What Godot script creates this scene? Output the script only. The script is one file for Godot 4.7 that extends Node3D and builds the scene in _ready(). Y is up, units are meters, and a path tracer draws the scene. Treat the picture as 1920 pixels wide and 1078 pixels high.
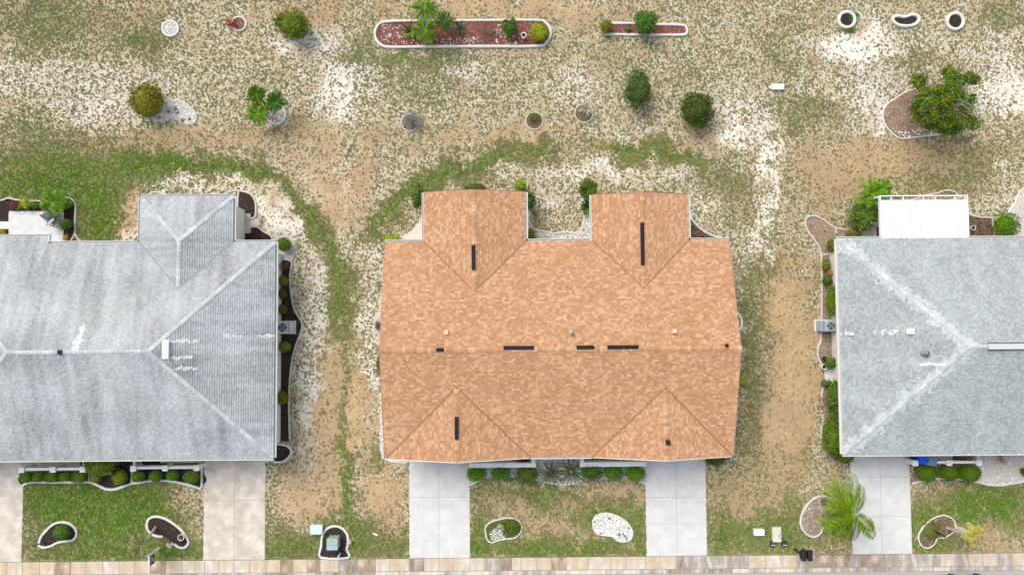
extends Node3D
# Aerial view of three roofs, their gardens and the sandy lawns around them.
# World: x to the right along the street, z towards the street, y up, metres.

const CAM_H := 41.81
const FOCAL := 1283.0
var cam_r: Vector3
var cam_d: Vector3
var cam_f: Vector3
var rng := RandomNumberGenerator.new()
var used := {}
var M := {}
var no_grass: Array = []          # [PackedVector2Array, Rect2]
var leaf_noise := FastNoiseLite.new()

# ------------------------------------------------------------------ mesh builder
class MB:
	var v := PackedVector3Array()
	var n := PackedVector3Array()
	var c := PackedColorArray()
	func tri(a: Vector3, b: Vector3, d: Vector3, col: Color) -> void:
		var nn := (d - a).cross(b - a).normalized()
		v.append(a); v.append(b); v.append(d)
		n.append(nn); n.append(nn); n.append(nn)
		c.append(col); c.append(col); c.append(col)
	func quad(a: Vector3, b: Vector3, d: Vector3, e: Vector3, col: Color) -> void:
		tri(a, b, d, col); tri(a, d, e, col)
	func quad_out(a: Vector3, b: Vector3, d: Vector3, e: Vector3, out: Vector3, col: Color) -> void:
		if (d - a).cross(b - a).dot(out) < 0.0:
			quad(a, e, d, b, col)
		else:
			quad(a, b, d, e, col)
	func tri_out(a: Vector3, b: Vector3, d: Vector3, out: Vector3, col: Color) -> void:
		if (d - a).cross(b - a).dot(out) < 0.0:
			tri(a, d, b, col)
		else:
			tri(a, b, d, col)
	func tri_n(a: Vector3, b: Vector3, d: Vector3, na: Vector3, nb: Vector3, nd: Vector3, col: Color) -> void:
		if (d - a).cross(b - a).dot(na + nb + nd) < 0.0:
			v.append(a); v.append(d); v.append(b); n.append(na); n.append(nd); n.append(nb)
		else:
			v.append(a); v.append(b); v.append(d); n.append(na); n.append(nb); n.append(nd)
		c.append(col); c.append(col); c.append(col)
	func box(t: Transform3D, s: Vector3, col := Color.WHITE, bevel := 0.0) -> void:
		var h := s * 0.5
		var b: float = min(bevel, min(h.x, min(h.y, h.z)) * 0.8)
		var o := t.origin
		var X := t.basis.x; var Y := t.basis.y; var Z := t.basis.z
		var dirs := [[X, Y, Z, h.x, h.y, h.z], [Y, Z, X, h.y, h.z, h.x], [Z, X, Y, h.z, h.x, h.y]]
		for d in dirs:
			for sg in [-1.0, 1.0]:
				var q: Vector3 = o + d[0] * d[3] * sg
				var u: Vector3 = d[1] * (d[4] - b)
				var w: Vector3 = d[2] * (d[5] - b)
				quad_out(q - u - w, q + u - w, q + u + w, q - u + w, d[0] * sg, col)
		if b > 0.0:
			for d in dirs:      # the twelve edges: between faces d[0] and d[1], running along d[2]
				for s1 in [-1.0, 1.0]:
					for s2 in [-1.0, 1.0]:
						var e0: Vector3 = o + d[0] * d[3] * s1 + d[1] * (d[4] - b) * s2
						var e1: Vector3 = o + d[0] * (d[3] - b) * s1 + d[1] * d[4] * s2
						var w2: Vector3 = d[2] * (d[5] - b)
						quad_out(e0 - w2, e0 + w2, e1 + w2, e1 - w2, d[0] * s1 + d[1] * s2, col)
			for s1 in [-1.0, 1.0]:
				for s2 in [-1.0, 1.0]:
					for s3 in [-1.0, 1.0]:
						tri_out(o + X * h.x * s1 + Y * (h.y - b) * s2 + Z * (h.z - b) * s3, o + X * (h.x - b) * s1 + Y * h.y * s2 + Z * (h.z - b) * s3, o + X * (h.x - b) * s1 + Y * (h.y - b) * s2 + Z * h.z * s3, X * s1 + Y * s2 + Z * s3, col)
	func bx(x0: float, x1: float, y0: float, y1: float, z0: float, z1: float, col := Color.WHITE, bevel := 0.0) -> void:
		box(Transform3D(Basis(), Vector3((x0 + x1) * 0.5, (y0 + y1) * 0.5, (z0 + z1) * 0.5)), Vector3(x1 - x0, y1 - y0, z1 - z0), col, bevel)
	func bar(a: Vector3, b: Vector3, w: float, hgt: float, col := Color.WHITE) -> void:
		var z := (b - a).normalized()
		var x := Vector3.UP.cross(z)
		if x.length() < 0.01: x = Vector3.RIGHT
		x = x.normalized()
		box(Transform3D(Basis(x, z.cross(x), z), (a + b) * 0.5), Vector3(w, hgt, a.distance_to(b)), col)
	func tube(pts: Array, rad: Array, sides: int, col := Color.WHITE, cap := true) -> void:
		var rings: Array = []
		var nrm: Array = []
		var ref := Vector3(0.31, 0.2, 0.93)
		for i in pts.size():
			var tg: Vector3 = (pts[min(i + 1, pts.size() - 1)] - pts[max(i - 1, 0)]).normalized()
			var x := tg.cross(ref).normalized()
			var y := tg.cross(x)
			var r := []; var nn := []
			for k in sides:
				var a := TAU * k / sides
				var d := x * cos(a) + y * sin(a)
				r.append(pts[i] + d * rad[i]); nn.append(d)
			rings.append(r); nrm.append(nn)
		for i in pts.size() - 1:
			for k in sides:
				var k2 := (k + 1) % sides
				tri_n(rings[i][k], rings[i][k2], rings[i + 1][k2], nrm[i][k], nrm[i][k2], nrm[i + 1][k2], col)
				tri_n(rings[i][k], rings[i + 1][k2], rings[i + 1][k], nrm[i][k], nrm[i + 1][k2], nrm[i + 1][k], col)
		if cap:
			var e: int = pts.size() - 1
			for k in sides:
				var k2 := (k + 1) % sides
				tri_out(pts[0], rings[0][k], rings[0][k2], pts[0] - pts[1], col)
				tri_out(pts[e], rings[e][k], rings[e][k2], pts[e] - pts[e - 1], col)
	func leaf(p: Vector3, nrm: Vector3, up: Vector3, l: float, w: float, col: Color) -> void:
		var s := nrm.cross(up).normalized() * w * 0.5
		var t := s.cross(nrm).normalized() * l
		quad(p, p + t * 0.45 + s, p + t, p + t * 0.45 - s, col)
	func mesh() -> ArrayMesh:
		var a := []
		a.resize(Mesh.ARRAY_MAX)
		a[Mesh.ARRAY_VERTEX] = v
		a[Mesh.ARRAY_NORMAL] = n
		a[Mesh.ARRAY_COLOR] = c
		var m := ArrayMesh.new()
		m.add_surface_from_arrays(Mesh.PRIMITIVE_TRIANGLES, a)
		return m

# ------------------------------------------------------------------ naming and placing
func numbered(called: String) -> String:
	var k: int = used.get(called, 0)
	used[called] = k + 1
	return called if k == 0 else "%s_%03d" % [called, k]

func tag(o: Node, label: String, category: String, group := "") -> Node:
	o.set_meta("label", label); o.set_meta("category", category)
	if group != "": o.set_meta("group", group)
	return o

func thing(called: String, label: String, category: String, where := Vector3.ZERO, group := "") -> Node3D:
	var o := Node3D.new()
	o.name = numbered(called)
	add_child(o)
	o.position = where
	tag(o, label, category, group)
	return o

func part(called: String, mb: MB, m: Material, parent: Node3D) -> MeshInstance3D:
	var o := MeshInstance3D.new()
	o.mesh = mb.mesh()
	o.material_override = m
	o.cast_shadow = GeometryInstance3D.SHADOW_CASTING_SETTING_ON
	if parent == self:
		o.name = numbered(called)
		add_child(o)
	else:
		o.name = called
		parent.add_child(o, true)
	return o

func structure(called: String, mb: MB, m: Material) -> MeshInstance3D:
	var o := part(called, mb, m, self)
	o.set_meta("kind", "structure")
	return o

func at(px: float, py: float, h := 0.0) -> Vector3:   # survey: where a sight line meets the level h
	var d := cam_r * ((px - 960.0) / FOCAL) + cam_d * ((py - 539.0) / FOCAL) + cam_f
	return Vector3(0, CAM_H, 0) + d * ((h - CAM_H) / d.y)

func ground_pts(list: Array, h := 0.0) -> Array:
	var out := []
	for p in list: out.append(at(p[0], p[1], h))
	return out

func rect_pts(x0: float, y0: float, x1: float, y1: float) -> Array:
	return [[x0, y0], [x1, y0], [x1, y1], [x0, y1]]

func smooth(pts: Array, closed := false, steps := 5) -> Array:
	var out := []
	var k := pts.size()
	var last := k if closed else k - 1
	for i in last:
		var p0: Vector3 = pts[(i - 1 + k) % k] if closed else pts[max(i - 1, 0)]
		var p1: Vector3 = pts[i]
		var p2: Vector3 = pts[(i + 1) % k]
		var p3: Vector3 = pts[(i + 2) % k] if closed else pts[min(i + 2, k - 1)]
		for s in steps:
			out.append(p1.cubic_interpolate(p2, p0, p3, float(s) / steps))
	if not closed: out.append(pts[k - 1])
	return out

func keep_off(pts: Array) -> void:
	var q := PackedVector2Array()
	var r := Rect2(pts[0].x, pts[0].z, 0, 0)
	for p in pts:
		q.append(Vector2(p.x, p.z)); r = r.expand(Vector2(p.x, p.z))
	no_grass.append([q, r])

func blocked(x: float, z: float) -> bool:
	var p := Vector2(x, z)
	for e in no_grass:
		if e[1].has_point(p) and Geometry2D.is_point_in_polygon(p, e[0]): return true
	return false

func L(r: float, g: float, b: float) -> Color:   # linear value -> material colour
	return Color(r, g, b).linear_to_srgb()

# ------------------------------------------------------------------ materials
func noise_image(size: int, freq: float, seed_: int, octaves := 4, lo := 0.75, hi := 1.0, tint := Color(0, 0, 0), threshold := -1.0) -> ImageTexture:
	var f := FastNoiseLite.new()
	f.seed = seed_; f.frequency = freq; f.fractal_octaves = octaves
	f.noise_type = FastNoiseLite.TYPE_SIMPLEX_SMOOTH
	var g := f.get_seamless_image(size, size)
	g.convert(Image.FORMAT_L8)
	var d := g.get_data()
	var out := PackedByteArray()
	out.resize(size * size * 3)
	for i in size * size:
		var t: float = d[i] / 255.0
		if threshold >= 0.0: t = smoothstep(threshold - 0.12, threshold + 0.12, t)
		var k := lerpf(lo, hi, t)
		out[i * 3] = int(255.0 * lerpf(k, k + (1.0 - k) * tint.r, 1.0 - t))
		out[i * 3 + 1] = int(255.0 * lerpf(k, k + (1.0 - k) * tint.g, 1.0 - t))
		out[i * 3 + 2] = int(255.0 * lerpf(k, k + (1.0 - k) * tint.b, 1.0 - t))
	var im := Image.create_from_data(size, size, false, Image.FORMAT_RGB8, out)
	im.generate_mipmaps()
	return ImageTexture.create_from_image(im)

func mat(col: Color, rough := 0.85, tex: Texture2D = null, metres := 1.0, vertex := false) -> StandardMaterial3D:
	var m := StandardMaterial3D.new()
	m.albedo_color = col
	m.roughness = rough
	m.metallic_specular = 0.3
	if tex:
		m.albedo_texture = tex
		m.uv1_triplanar = true
		m.uv1_world_triplanar = true
		m.uv1_scale = Vector3.ONE / metres
	if vertex:
		m.vertex_color_use_as_albedo = true
	return m

func make_materials() -> void:
	var grain := noise_image(512, 0.06, 3, 4, 0.84, 1.0)
	var coarse := noise_image(512, 0.06, 4, 4, 0.62, 1.0)
	var blotch := noise_image(512, 0.010, 5, 5, 0.92, 1.0)
	var stain := noise_image(512, 0.008, 11, 6, 0.68, 1.0, Color(0.62, 0.34, 0.05))
	var stain2 := noise_image(512, 0.010, 23, 6, 0.50, 1.0, Color(0.35, 0.2, 0.06))
	var wear := noise_image(512, 0.010, 41, 6, 0.74, 1.0, Color(0.35, 0.28, 0.18))
	var kerb_wear := noise_image(512, 0.022, 47, 5, 0.72, 1.0, Color(0.3, 0.25, 0.15))
	var drive_wear := noise_image(512, 0.009, 53, 6, 0.91, 1.0, Color(0.15, 0.1, 0.05))
	var streak := noise_image(256, 0.03, 31, 3, 0.86, 1.0)
	M.white = mat(L(0.80, 0.80, 0.79), 0.6, blotch, 3.0)
	M.kerb = mat(L(0.82, 0.80, 0.77), 0.85, kerb_wear, 1.3)
	M.old_kerb = mat(L(0.66, 0.60, 0.53), 0.9, grain, 1.5)
	M.drive = mat(L(0.63, 0.615, 0.605), 0.85, drive_wear, 4.3)
	M.old_drive = mat(L(0.68, 0.61, 0.545), 0.9, wear, 5.0)
	M.patio = mat(L(0.66, 0.66, 0.67), 0.8, blotch, 3.0)
	M.warm_patio = mat(L(0.68, 0.61, 0.55), 0.85, blotch, 3.0)
	M.joint = mat(L(0.32, 0.29, 0.26), 0.95)
	M.gutter0 = mat(L(0.68, 0.60, 0.49), 0.9, stain, 2.3)
	M.gutter1 = mat(L(0.60, 0.48, 0.38), 0.9, stain2, 1.7)
	M.gutter2 = mat(L(0.70, 0.65, 0.58), 0.9, stain, 3.1)
	M.gutter3 = mat(L(0.54, 0.49, 0.44), 0.9, stain2, 2.6)
	M.gutter4 = mat(L(0.66, 0.62, 0.59), 0.9, stain2, 4.0)
	for i in 5: M["gutter%d" % i].uv1_scale = Vector3(1.0 / 3.1, 0.3, 1.0 / (5.0 + i))
	M.road = mat(L(0.46, 0.42, 0.40), 0.95, grain, 1.0)
	M.wall = mat(L(0.78, 0.75, 0.71), 0.9, blotch, 2.0)
	M.valley_brown = mat(L(0.28, 0.145, 0.09), 0.8)
	M.valley_grey = mat(L(0.26, 0.27, 0.29), 0.7)
	M.deck = mat(L(0.34, 0.28, 0.22), 0.95)
	M.shingle = mat(Color.WHITE, 0.95, grain, 0.7, true)
	M.leaves = mat(Color.WHITE, 0.55, null, 1.0, true)
	M.leaves.cull_mode = BaseMaterial3D.CULL_DISABLED
	M.leaves.backlight = Color(0.25, 0.28, 0.08)
	M.leaves.backlight_enabled = true
	M.bark = mat(L(0.22, 0.18, 0.14), 0.95, coarse, 0.3)
	M.pale_bark = mat(L(0.52, 0.47, 0.42), 0.9, grain, 0.3)
	M.twig = mat(L(0.42, 0.38, 0.36), 0.9, null, 1.0)
	M.mulch = mat(L(0.055, 0.040, 0.036), 0.98, coarse, 0.4)
	M.red_mulch = mat(L(0.26, 0.105, 0.08), 0.98, coarse, 0.5)
	M.brown_mulch = mat(L(0.24, 0.15, 0.10), 0.98, coarse, 0.5)
	M.tan_mulch = mat(L(0.42, 0.31, 0.22), 0.98, coarse, 0.4)
	M.turf = mat(L(0.125, 0.165, 0.04), 0.97, coarse, 0.4)
	M.gravel = mat(L(0.76, 0.73, 0.69), 0.95, coarse, 0.35)
	M.sand = mat(L(0.80, 0.73, 0.68), 0.95, coarse, 0.8)
	M.chips = mat(Color.WHITE, 0.95, null, 1.0, true)
	M.black = mat(L(0.02, 0.02, 0.022), 0.55)
	M.vent = mat(L(0.025, 0.02, 0.022), 0.7, grain, 0.2)
	M.grey_metal = mat(L(0.30, 0.33, 0.36), 0.5)
	M.pale_metal = mat(L(0.62, 0.63, 0.63), 0.5, blotch, 1.0)
	M.dark_metal = mat(L(0.05, 0.055, 0.065), 0.5)
	M.fascia = mat(L(0.70, 0.69, 0.67), 0.6)
	M.brown_fascia = mat(L(0.20, 0.15, 0.13), 0.7)
	M.glass = mat(L(0.03, 0.04, 0.05), 0.08)
	M.mesh_cloth = mat(L(0.42, 0.43, 0.45), 0.8)
	M.pale_blue = mat(L(0.58, 0.68, 0.72), 0.6, blotch, 1.5)
	M.box_green = mat(L(0.34, 0.42, 0.37), 0.6, blotch, 1.0)
	M.box_blue = mat(L(0.30, 0.45, 0.56), 0.55, blotch, 1.0)
	M.box_tan = mat(L(0.60, 0.60, 0.46), 0.7, blotch, 0.7)
	M.bin_blue = mat(L(0.015, 0.09, 0.55), 0.45)
	M.bin_grey = mat(L(0.13, 0.19, 0.27), 0.5)
	M.pink_metal = mat(L(0.66, 0.50, 0.44), 0.6)
	M.panel = mat(L(0.80, 0.80, 0.80), 0.5, streak, 4.0)
	M.panel.uv1_scale = Vector3(1.2, 0.3, 0.12)
	M.red_plastic = mat(L(0.5, 0.05, 0.03), 0.5)
	M.grass = mat(Color.WHITE, 0.8, null, 1.0, true)
	M.grass.cull_mode = BaseMaterial3D.CULL_DISABLED
	M.letter = mat(L(0.7, 0.7, 0.7), 0.7)

# ------------------------------------------------------------------ foliage
func rv() -> Vector3:
	while true:
		var p := Vector3(rng.randf_range(-1, 1), rng.randf_range(-1, 1), rng.randf_range(-1, 1))
		var l := p.length()
		if l > 0.05 and l < 1.0: return p / l
	return Vector3.UP

func vary(a: Color, b: Color) -> Color:
	var t := rng.randf()
	var k := rng.randf_range(0.8, 1.2)
	return Color(lerpf(a.r, b.r, t) * k, lerpf(a.g, b.g, t) * k, lerpf(a.b, b.b, t) * k)

# leaves spread over a lumpy ellipsoid; square > 0 makes it boxy like a clipped hedge
func crown(mb: MB, o: Vector3, r: Vector3, count: int, size: float, a: Color, b: Color, lump := 0.12, square := 0.0, depth := 0.25) -> void:
	var off := Vector3(rng.randf() * 90.0, rng.randf() * 90.0, rng.randf() * 90.0)
	for i in count:
		var d := rv()
		if d.y < -0.35: d.y = -d.y
		var k := 1.0
		if square > 0.0:
			var p := 2.0 + square * 6.0
			k = 1.0 / pow(pow(abs(d.x), p) + pow(abs(d.y), p) + pow(abs(d.z), p), 1.0 / p)
		k *= 1.0 + lump * leaf_noise.get_noise_3dv(d * 1.7 + off) * 2.0
		k *= 1.0 - depth * rng.randf() * rng.randf()
		var q := o + Vector3(d.x * r.x, d.y * r.y, d.z * r.z) * k
		var nrm := (d + rv() * 0.75).normalized()
		var s := size * rng.randf_range(0.7, 1.35)
		mb.leaf(q, nrm, rv(), s, s * 0.6, vary(a, b))

func core_ball(mb: MB, o: Vector3, r: Vector3, col: Color) -> void:
	var rows := 6; var cols := 10
	for i in rows:
		for j in cols:
			var q := []
			for e in [[0, 0], [0, 1], [1, 1], [1, 0]]:
				var th: float = PI * (i + e[0]) / rows
				var ph: float = TAU * (j + e[1]) / cols
				q.append(o + Vector3(sin(th) * cos(ph) * r.x, cos(th) * r.y, sin(th) * sin(ph) * r.z))
			mb.quad_out(q[0], q[1], q[2], q[3], (q[0] + q[2]) * 0.5 - o, col)

var G1 := Color(0.075, 0.150, 0.012)      # clipped hedge green
var G2 := Color(0.150, 0.250, 0.020)
var D1 := Color(0.040, 0.085, 0.018)      # dark green
var D2 := Color(0.095, 0.150, 0.025)
var Y1 := Color(0.200, 0.270, 0.010)      # yellow green
var Y2 := Color(0.380, 0.430, 0.025)
var O1 := Color(0.120, 0.130, 0.014)      # olive
var O2 := Color(0.250, 0.230, 0.030)
var P1 := Color(0.090, 0.210, 0.022)      # bright palm green
var P2 := Color(0.220, 0.360, 0.035)
var R1 := Color(0.22, 0.025, 0.020)       # red leaves
var R2 := Color(0.42, 0.070, 0.055)

# rx, rz in photograph pixels, h in metres
func shrub(called: String, label: String, px: float, py: float, rx: float, rz: float, h: float, a: Color, b: Color, opt := {}) -> Node3D:
	var where := at(px, py, h * 0.55)
	where.y = 0.0
	var t := thing(called, label, opt.get("category", "shrub"), where, opt.get("group", ""))
	var s := (CAM_H - h * 0.5) / FOCAL
	var r := Vector3(rx * s, h * 0.5, rz * s)
	var f := MB.new()
	var size: float = opt.get("leaf", 0.075)
	var area := 4.0 * PI * pow((pow(r.x * r.z, 1.6) + pow(r.x * r.y, 1.6) + pow(r.y * r.z, 1.6)) / 3.0, 1.0 / 1.6)
	var count := int(clampf(area * 1.35 / (size * size * 0.6), 120, 2600) * opt.get("density", 1.0))
	if opt.get("solid", true):
		core_ball(f, Vector3(0, h * 0.5, 0), r * 0.86, a.lerp(b, 0.5))
	crown(f, Vector3(0, h * 0.5, 0), r, count, size, a, b, opt.get("lump", 0.10), opt.get("square", 0.0), opt.get("depth", 0.2))
	if opt.has("clumps"):
		for i in opt.clumps:
			var d := rv(); d.y = abs(d.y) * 0.7
			crown(f, Vector3(0, h * 0.5, 0) + d * r * 0.85, r * rng.randf_range(0.28, 0.45), int(count / 9.0), size, a, b, 0.2)
	part("foliage", f, M.leaves, t)
	var w := MB.new()
	for i in 3:
		var a0 := TAU * i / 3.0 + rng.randf()
		w.tube([Vector3(cos(a0) * 0.03, -0.02, sin(a0) * 0.03), Vector3(cos(a0) * r.x * 0.3, h * 0.3, sin(a0) * r.z * 0.3), Vector3(cos(a0) * r.x * 0.5, h * 0.6, sin(a0) * r.z * 0.5)], [0.025, 0.02, 0.012], 5)
	part("stem", w, M.bark, t)
	if opt.has("flowers"):
		for fl in opt.flowers:
			var fm := MB.new()
			crown(fm, Vector3(fl[0] * r.x, h * fl[2], fl[1] * r.z), Vector3.ONE * fl[3], 40, 0.06, fl[4], fl[4] * 1.25, 0.2)
			part("flower", fm, M.leaves, t)
	return t

# strap leaved or feathered plants
func frond(mb: MB, o: Vector3, az: float, el: float, length: float, droop: float, leaflet: float, a: Color, b: Color, pairs := 16, width := 0.035) -> void:
	var dir := Vector3(cos(az) * cos(el), sin(el), sin(az) * cos(el))
	var side0 := Vector3(-sin(az), 0, cos(az))
	var prev := o
	var col := vary(a, b)
	for i in pairs:
		var t := (i + 1.0) / pairs
		var p := o + dir * length * t + Vector3.DOWN * droop * t * t
		var tg := (p - prev).normalized()
		var up := side0.cross(tg).normalized()
		if up.y < 0: up = -up
		mb.quad(prev - side0 * 0.012, prev + side0 * 0.012, p + side0 * 0.009, p - side0 * 0.009, col * 0.9)
		var ll := leaflet * (0.35 + 0.75 * sin(PI * clampf(0.12 + t * 0.86, 0, 1)))
		for s in [-1.0, 1.0]:
			var d: Vector3 = (side0 * s * 0.85 + tg * 0.65 + Vector3.DOWN * rng.randf_range(0.05, 0.35)).normalized()
			var c2 := vary(a, b)
			var m1: Vector3 = p + d * ll * 0.5 + Vector3.UP * 0.01
			mb.quad(p, m1 + tg * width, p + d * ll + Vector3.DOWN * ll * 0.18, m1 - tg * width, c2)
		prev = p

func palm(called: String, label: String, base: Vector3, top: Vector3, o := {}) -> Node3D:
	var t := thing(called, label, o.get("category", "palm tree"), base, o.get("group", ""))
	var d := top - base
	var tr: float = o.get("trunk", 0.09)
	var w := MB.new()
	var pts := []; var rad := []
	for i in 7:
		var k := i / 6.0
		pts.append(d * k + Vector3(0, -0.02 if i == 0 else 0.0, 0) + Vector3(sin(k * 3.0) * 0.05, 0, 0))
		rad.append(tr * (1.25 - 0.4 * k) * (1.0 + 0.05 * (i % 2)))
	w.tube(pts, rad, 9)
	part("trunk", w, o.get("bark", M.pale_bark), t)
	var c1: Color = o.get("a", P1); var c2: Color = o.get("b", P2)
	var nf: int = o.get("fronds", 13)
	for i in nf:
		var f := MB.new()
		var az: float = TAU * i / nf + rng.randf_range(-0.2, 0.2) + o.get("turn", 0.0)
		var el: float = rng.randf_range(o.get("lo", 0.15), o.get("hi", 0.9))
		var len_: float = o.get("len", 1.3) * rng.randf_range(0.8, 1.1)
		if o.has("wind"):      # fronds bent over by a steady wind
			az = lerp_angle(az, o.wind, 0.18)
		frond(f, d, az, el, len_, len_ * o.get("droop", 0.45), o.get("leaflet", 0.38), c1, c2, o.get("pairs", 16), o.get("width", 0.03))
		part("frond", f, M.leaves, t)
	for i in o.get("dead", 0):
		var f := MB.new()
		frond(f, d * 0.97, o.get("dead_turn", 0.0) + rng.randf_range(-0.5, 0.5), -0.5, o.get("len", 1.3) * 0.8, 0.5, 0.16, o.get("dead_a", Color(0.30, 0.15, 0.06)), o.get("dead_b", Color(0.45, 0.28, 0.14)), 12, 0.025)
		part("dead_frond", f, M.leaves, t)
	return t

func spiky(called: String, label: String, px: float, py: float, r: float, h: float, leaves: int, a: Color, b: Color, opt := {}) -> Node3D:
	var where := at(px, py, 0.0)
	var t := thing(called, label, opt.get("category", "plant"), where, opt.get("group", ""))
	var rr := r * CAM_H / FOCAL
	var w := MB.new()
	w.tube([Vector3(0, -0.02, 0), Vector3(0, h * 0.45, 0)], [0.06, 0.05], 7)
	part("stem", w, M.bark, t)
	for i in leaves:
		var f := MB.new()
		var az := TAU * i / leaves + rng.randf_range(-0.15, 0.15)
		var el := rng.randf_range(0.1, 1.15)
		var ll := rr * rng.randf_range(0.85, 1.1) / maxf(cos(el), 0.45)
		if opt.get("feather", false):
			frond(f, Vector3(0, h * 0.4, 0), az, 0.12 + el * 0.4, rr * rng.randf_range(0.95, 1.12), rr * 0.22, 0.085, a, b, 16, 0.02)
		else:
			var dir := Vector3(cos(az) * cos(el), sin(el), sin(az) * cos(el))
			var s: Vector3 = Vector3(-sin(az), 0, cos(az)) * opt.get("width", 0.05)
			var o := Vector3(0, h * 0.35, 0)
			var col := vary(a, b)
			var m1 := o + dir * ll * 0.45
			var m2 := o + dir * ll * 0.8 + Vector3.DOWN * ll * 0.08
			var e := o + dir * ll + Vector3.DOWN * ll * 0.2
			f.quad(o - s * 0.7, o + s * 0.7, m1 + s, m1 - s, col)
			f.quad(m1 - s, m1 + s, m2 + s * 0.7, m2 - s * 0.7, col)
			f.tri(m2 - s * 0.7, m2 + s * 0.7, e, col)
		part("leaf", f, M.leaves, t)
	if opt.has("heart"):
		var hm := MB.new()
		crown(hm, Vector3(0, h * 0.5, 0), Vector3(0.09, 0.07, 0.09), 60, 0.05, opt.heart, opt.heart * 1.2, 0.1)
		part("crown_bud", hm, M.leaves, t)
	return t

func twig_bush(called: String, label: String, px: float, py: float, r: float, h: float, count: int, m: Material, opt := {}) -> Node3D:
	var where := at(px, py, h * 0.4); where.y = 0.0
	var t := thing(called, label, "shrub", where)
	var rr := r * CAM_H / FOCAL
	var w := MB.new()
	for i in count:
		var d := rv(); d.y = abs(d.y) * 0.9 + 0.1
		var e := Vector3(d.x * rr, d.y * h, d.z * rr)
		var mid := e * 0.5 + rv() * rr * 0.12; mid.y = maxf(mid.y, 0.03)
		w.tube([Vector3(0, -0.01, 0), mid, e], [0.014, 0.010, 0.005], 4, Color.WHITE, false)
		for k in 2:
			w.tube([mid, mid + (rv() * 0.35 + d * 0.5) * rr], [0.008, 0.004], 3, Color.WHITE, false)
	part("twigs", w, m, t)
	if opt.has("leaves"):
		var f := MB.new()
		crown(f, Vector3(0, h * 0.5, 0), Vector3(rr * 0.9, h * 0.5, rr * 0.9), opt.leaves, 0.06, opt.a, opt.b, 0.2, 0.0, 0.7)
		part("foliage", f, M.leaves, t)
	return t

# ------------------------------------------------------------------ beds, kerbs, stones
func sweep_kerb(mb: MB, pts: Array, w: float, h: float, closed: bool) -> void:
	var prof := [Vector2(-0.5, -0.02), Vector2(-0.5, 0.7), Vector2(-0.3, 1.0), Vector2(0.3, 1.0), Vector2(0.5, 0.7), Vector2(0.5, -0.02)]
	var rings := []
	var k := pts.size()
	for i in k:
		var a: Vector3 = pts[(i - 1 + k) % k] if closed else pts[max(i - 1, 0)]
		var b: Vector3 = pts[(i + 1) % k] if closed else pts[min(i + 1, k - 1)]
		var tg := (b - a); tg.y = 0.0; tg = tg.normalized()
		var s := Vector3(-tg.z, 0, tg.x)
		var r := []
		var ww := w * (1.0 + 0.22 * leaf_noise.get_noise_2d(pts[i].x * 1.9 + 7.0, pts[i].z * 1.9)); var hh := h * (1.0 + 0.2 * leaf_noise.get_noise_2d(pts[i].x * 1.3, pts[i].z * 1.3 + 31.0))
		for q in prof: r.append(Vector3(pts[i].x, 0, pts[i].z) + s * q.x * ww + Vector3.UP * q.y * hh)
		rings.append(r)
	for i in (k if closed else k - 1):
		var j := (i + 1) % k
		var mid: Vector3 = (pts[i] + pts[j]) * 0.5
		for e in 5:
			mb.quad_out(rings[i][e], rings[i][e + 1], rings[j][e + 1], rings[j][e], (rings[i][e] + rings[j][e + 1]) * 0.5 - Vector3(mid.x, h * 0.2, mid.z), Color.WHITE)
	if not closed:
		for e in [0, k - 1]:
			var r: Array = rings[e]
			var out: Vector3 = pts[0] - pts[1] if e == 0 else pts[k - 1] - pts[k - 2]
			for q in range(1, 5): mb.tri_out(r[0], r[q], r[q + 1], out, Color.WHITE)

func fill(mb: MB, pts: Array, y: float, y0 := -0.02) -> void:
	var q := PackedVector2Array()
	for p in pts: q.append(Vector2(p.x, p.z))
	var idx := Geometry2D.triangulate_polygon(q)
	for i in range(0, idx.size(), 3):
		var a := q[idx[i]]; var b := q[idx[i + 1]]; var d := q[idx[i + 2]]
		mb.tri_out(Vector3(a.x, y, a.y), Vector3(b.x, y, b.y), Vector3(d.x, y, d.y), Vector3.UP, Color.WHITE)
	var ctr := Vector3.ZERO
	for p in pts: ctr += p
	ctr /= pts.size()
	for i in pts.size():
		var a: Vector3 = pts[i]; var b: Vector3 = pts[(i + 1) % pts.size()]
		mb.quad_out(Vector3(a.x, y0, a.z), Vector3(b.x, y0, b.z), Vector3(b.x, y, b.z), Vector3(a.x, y, a.z), (a + b) * 0.5 - ctr, Color.WHITE)

func chip_mesh(kind: String) -> ArrayMesh:
	var mb := MB.new()
	if kind == "bark":
		mb.box(Transform3D(), Vector3(0.11, 0.02, 0.035))
	else:
		var ring := []
		for i in 6:
			var a := TAU * i / 6.0
			ring.append(Vector3(cos(a) * (0.05 + 0.012 * (i % 2)), 0, sin(a) * (0.042 + 0.01 * ((i + 1) % 3))))
		for i in 6:
			mb.tri_out(ring[i], ring[(i + 1) % 6], Vector3(0.008, 0.045, 0), ring[i] + Vector3(0, 0.03, 0), Color.WHITE)
			mb.tri_out(ring[i], ring[(i + 1) % 6], Vector3(0, -0.02, 0), Vector3.DOWN, Color.WHITE)
	return mb.mesh()

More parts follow.
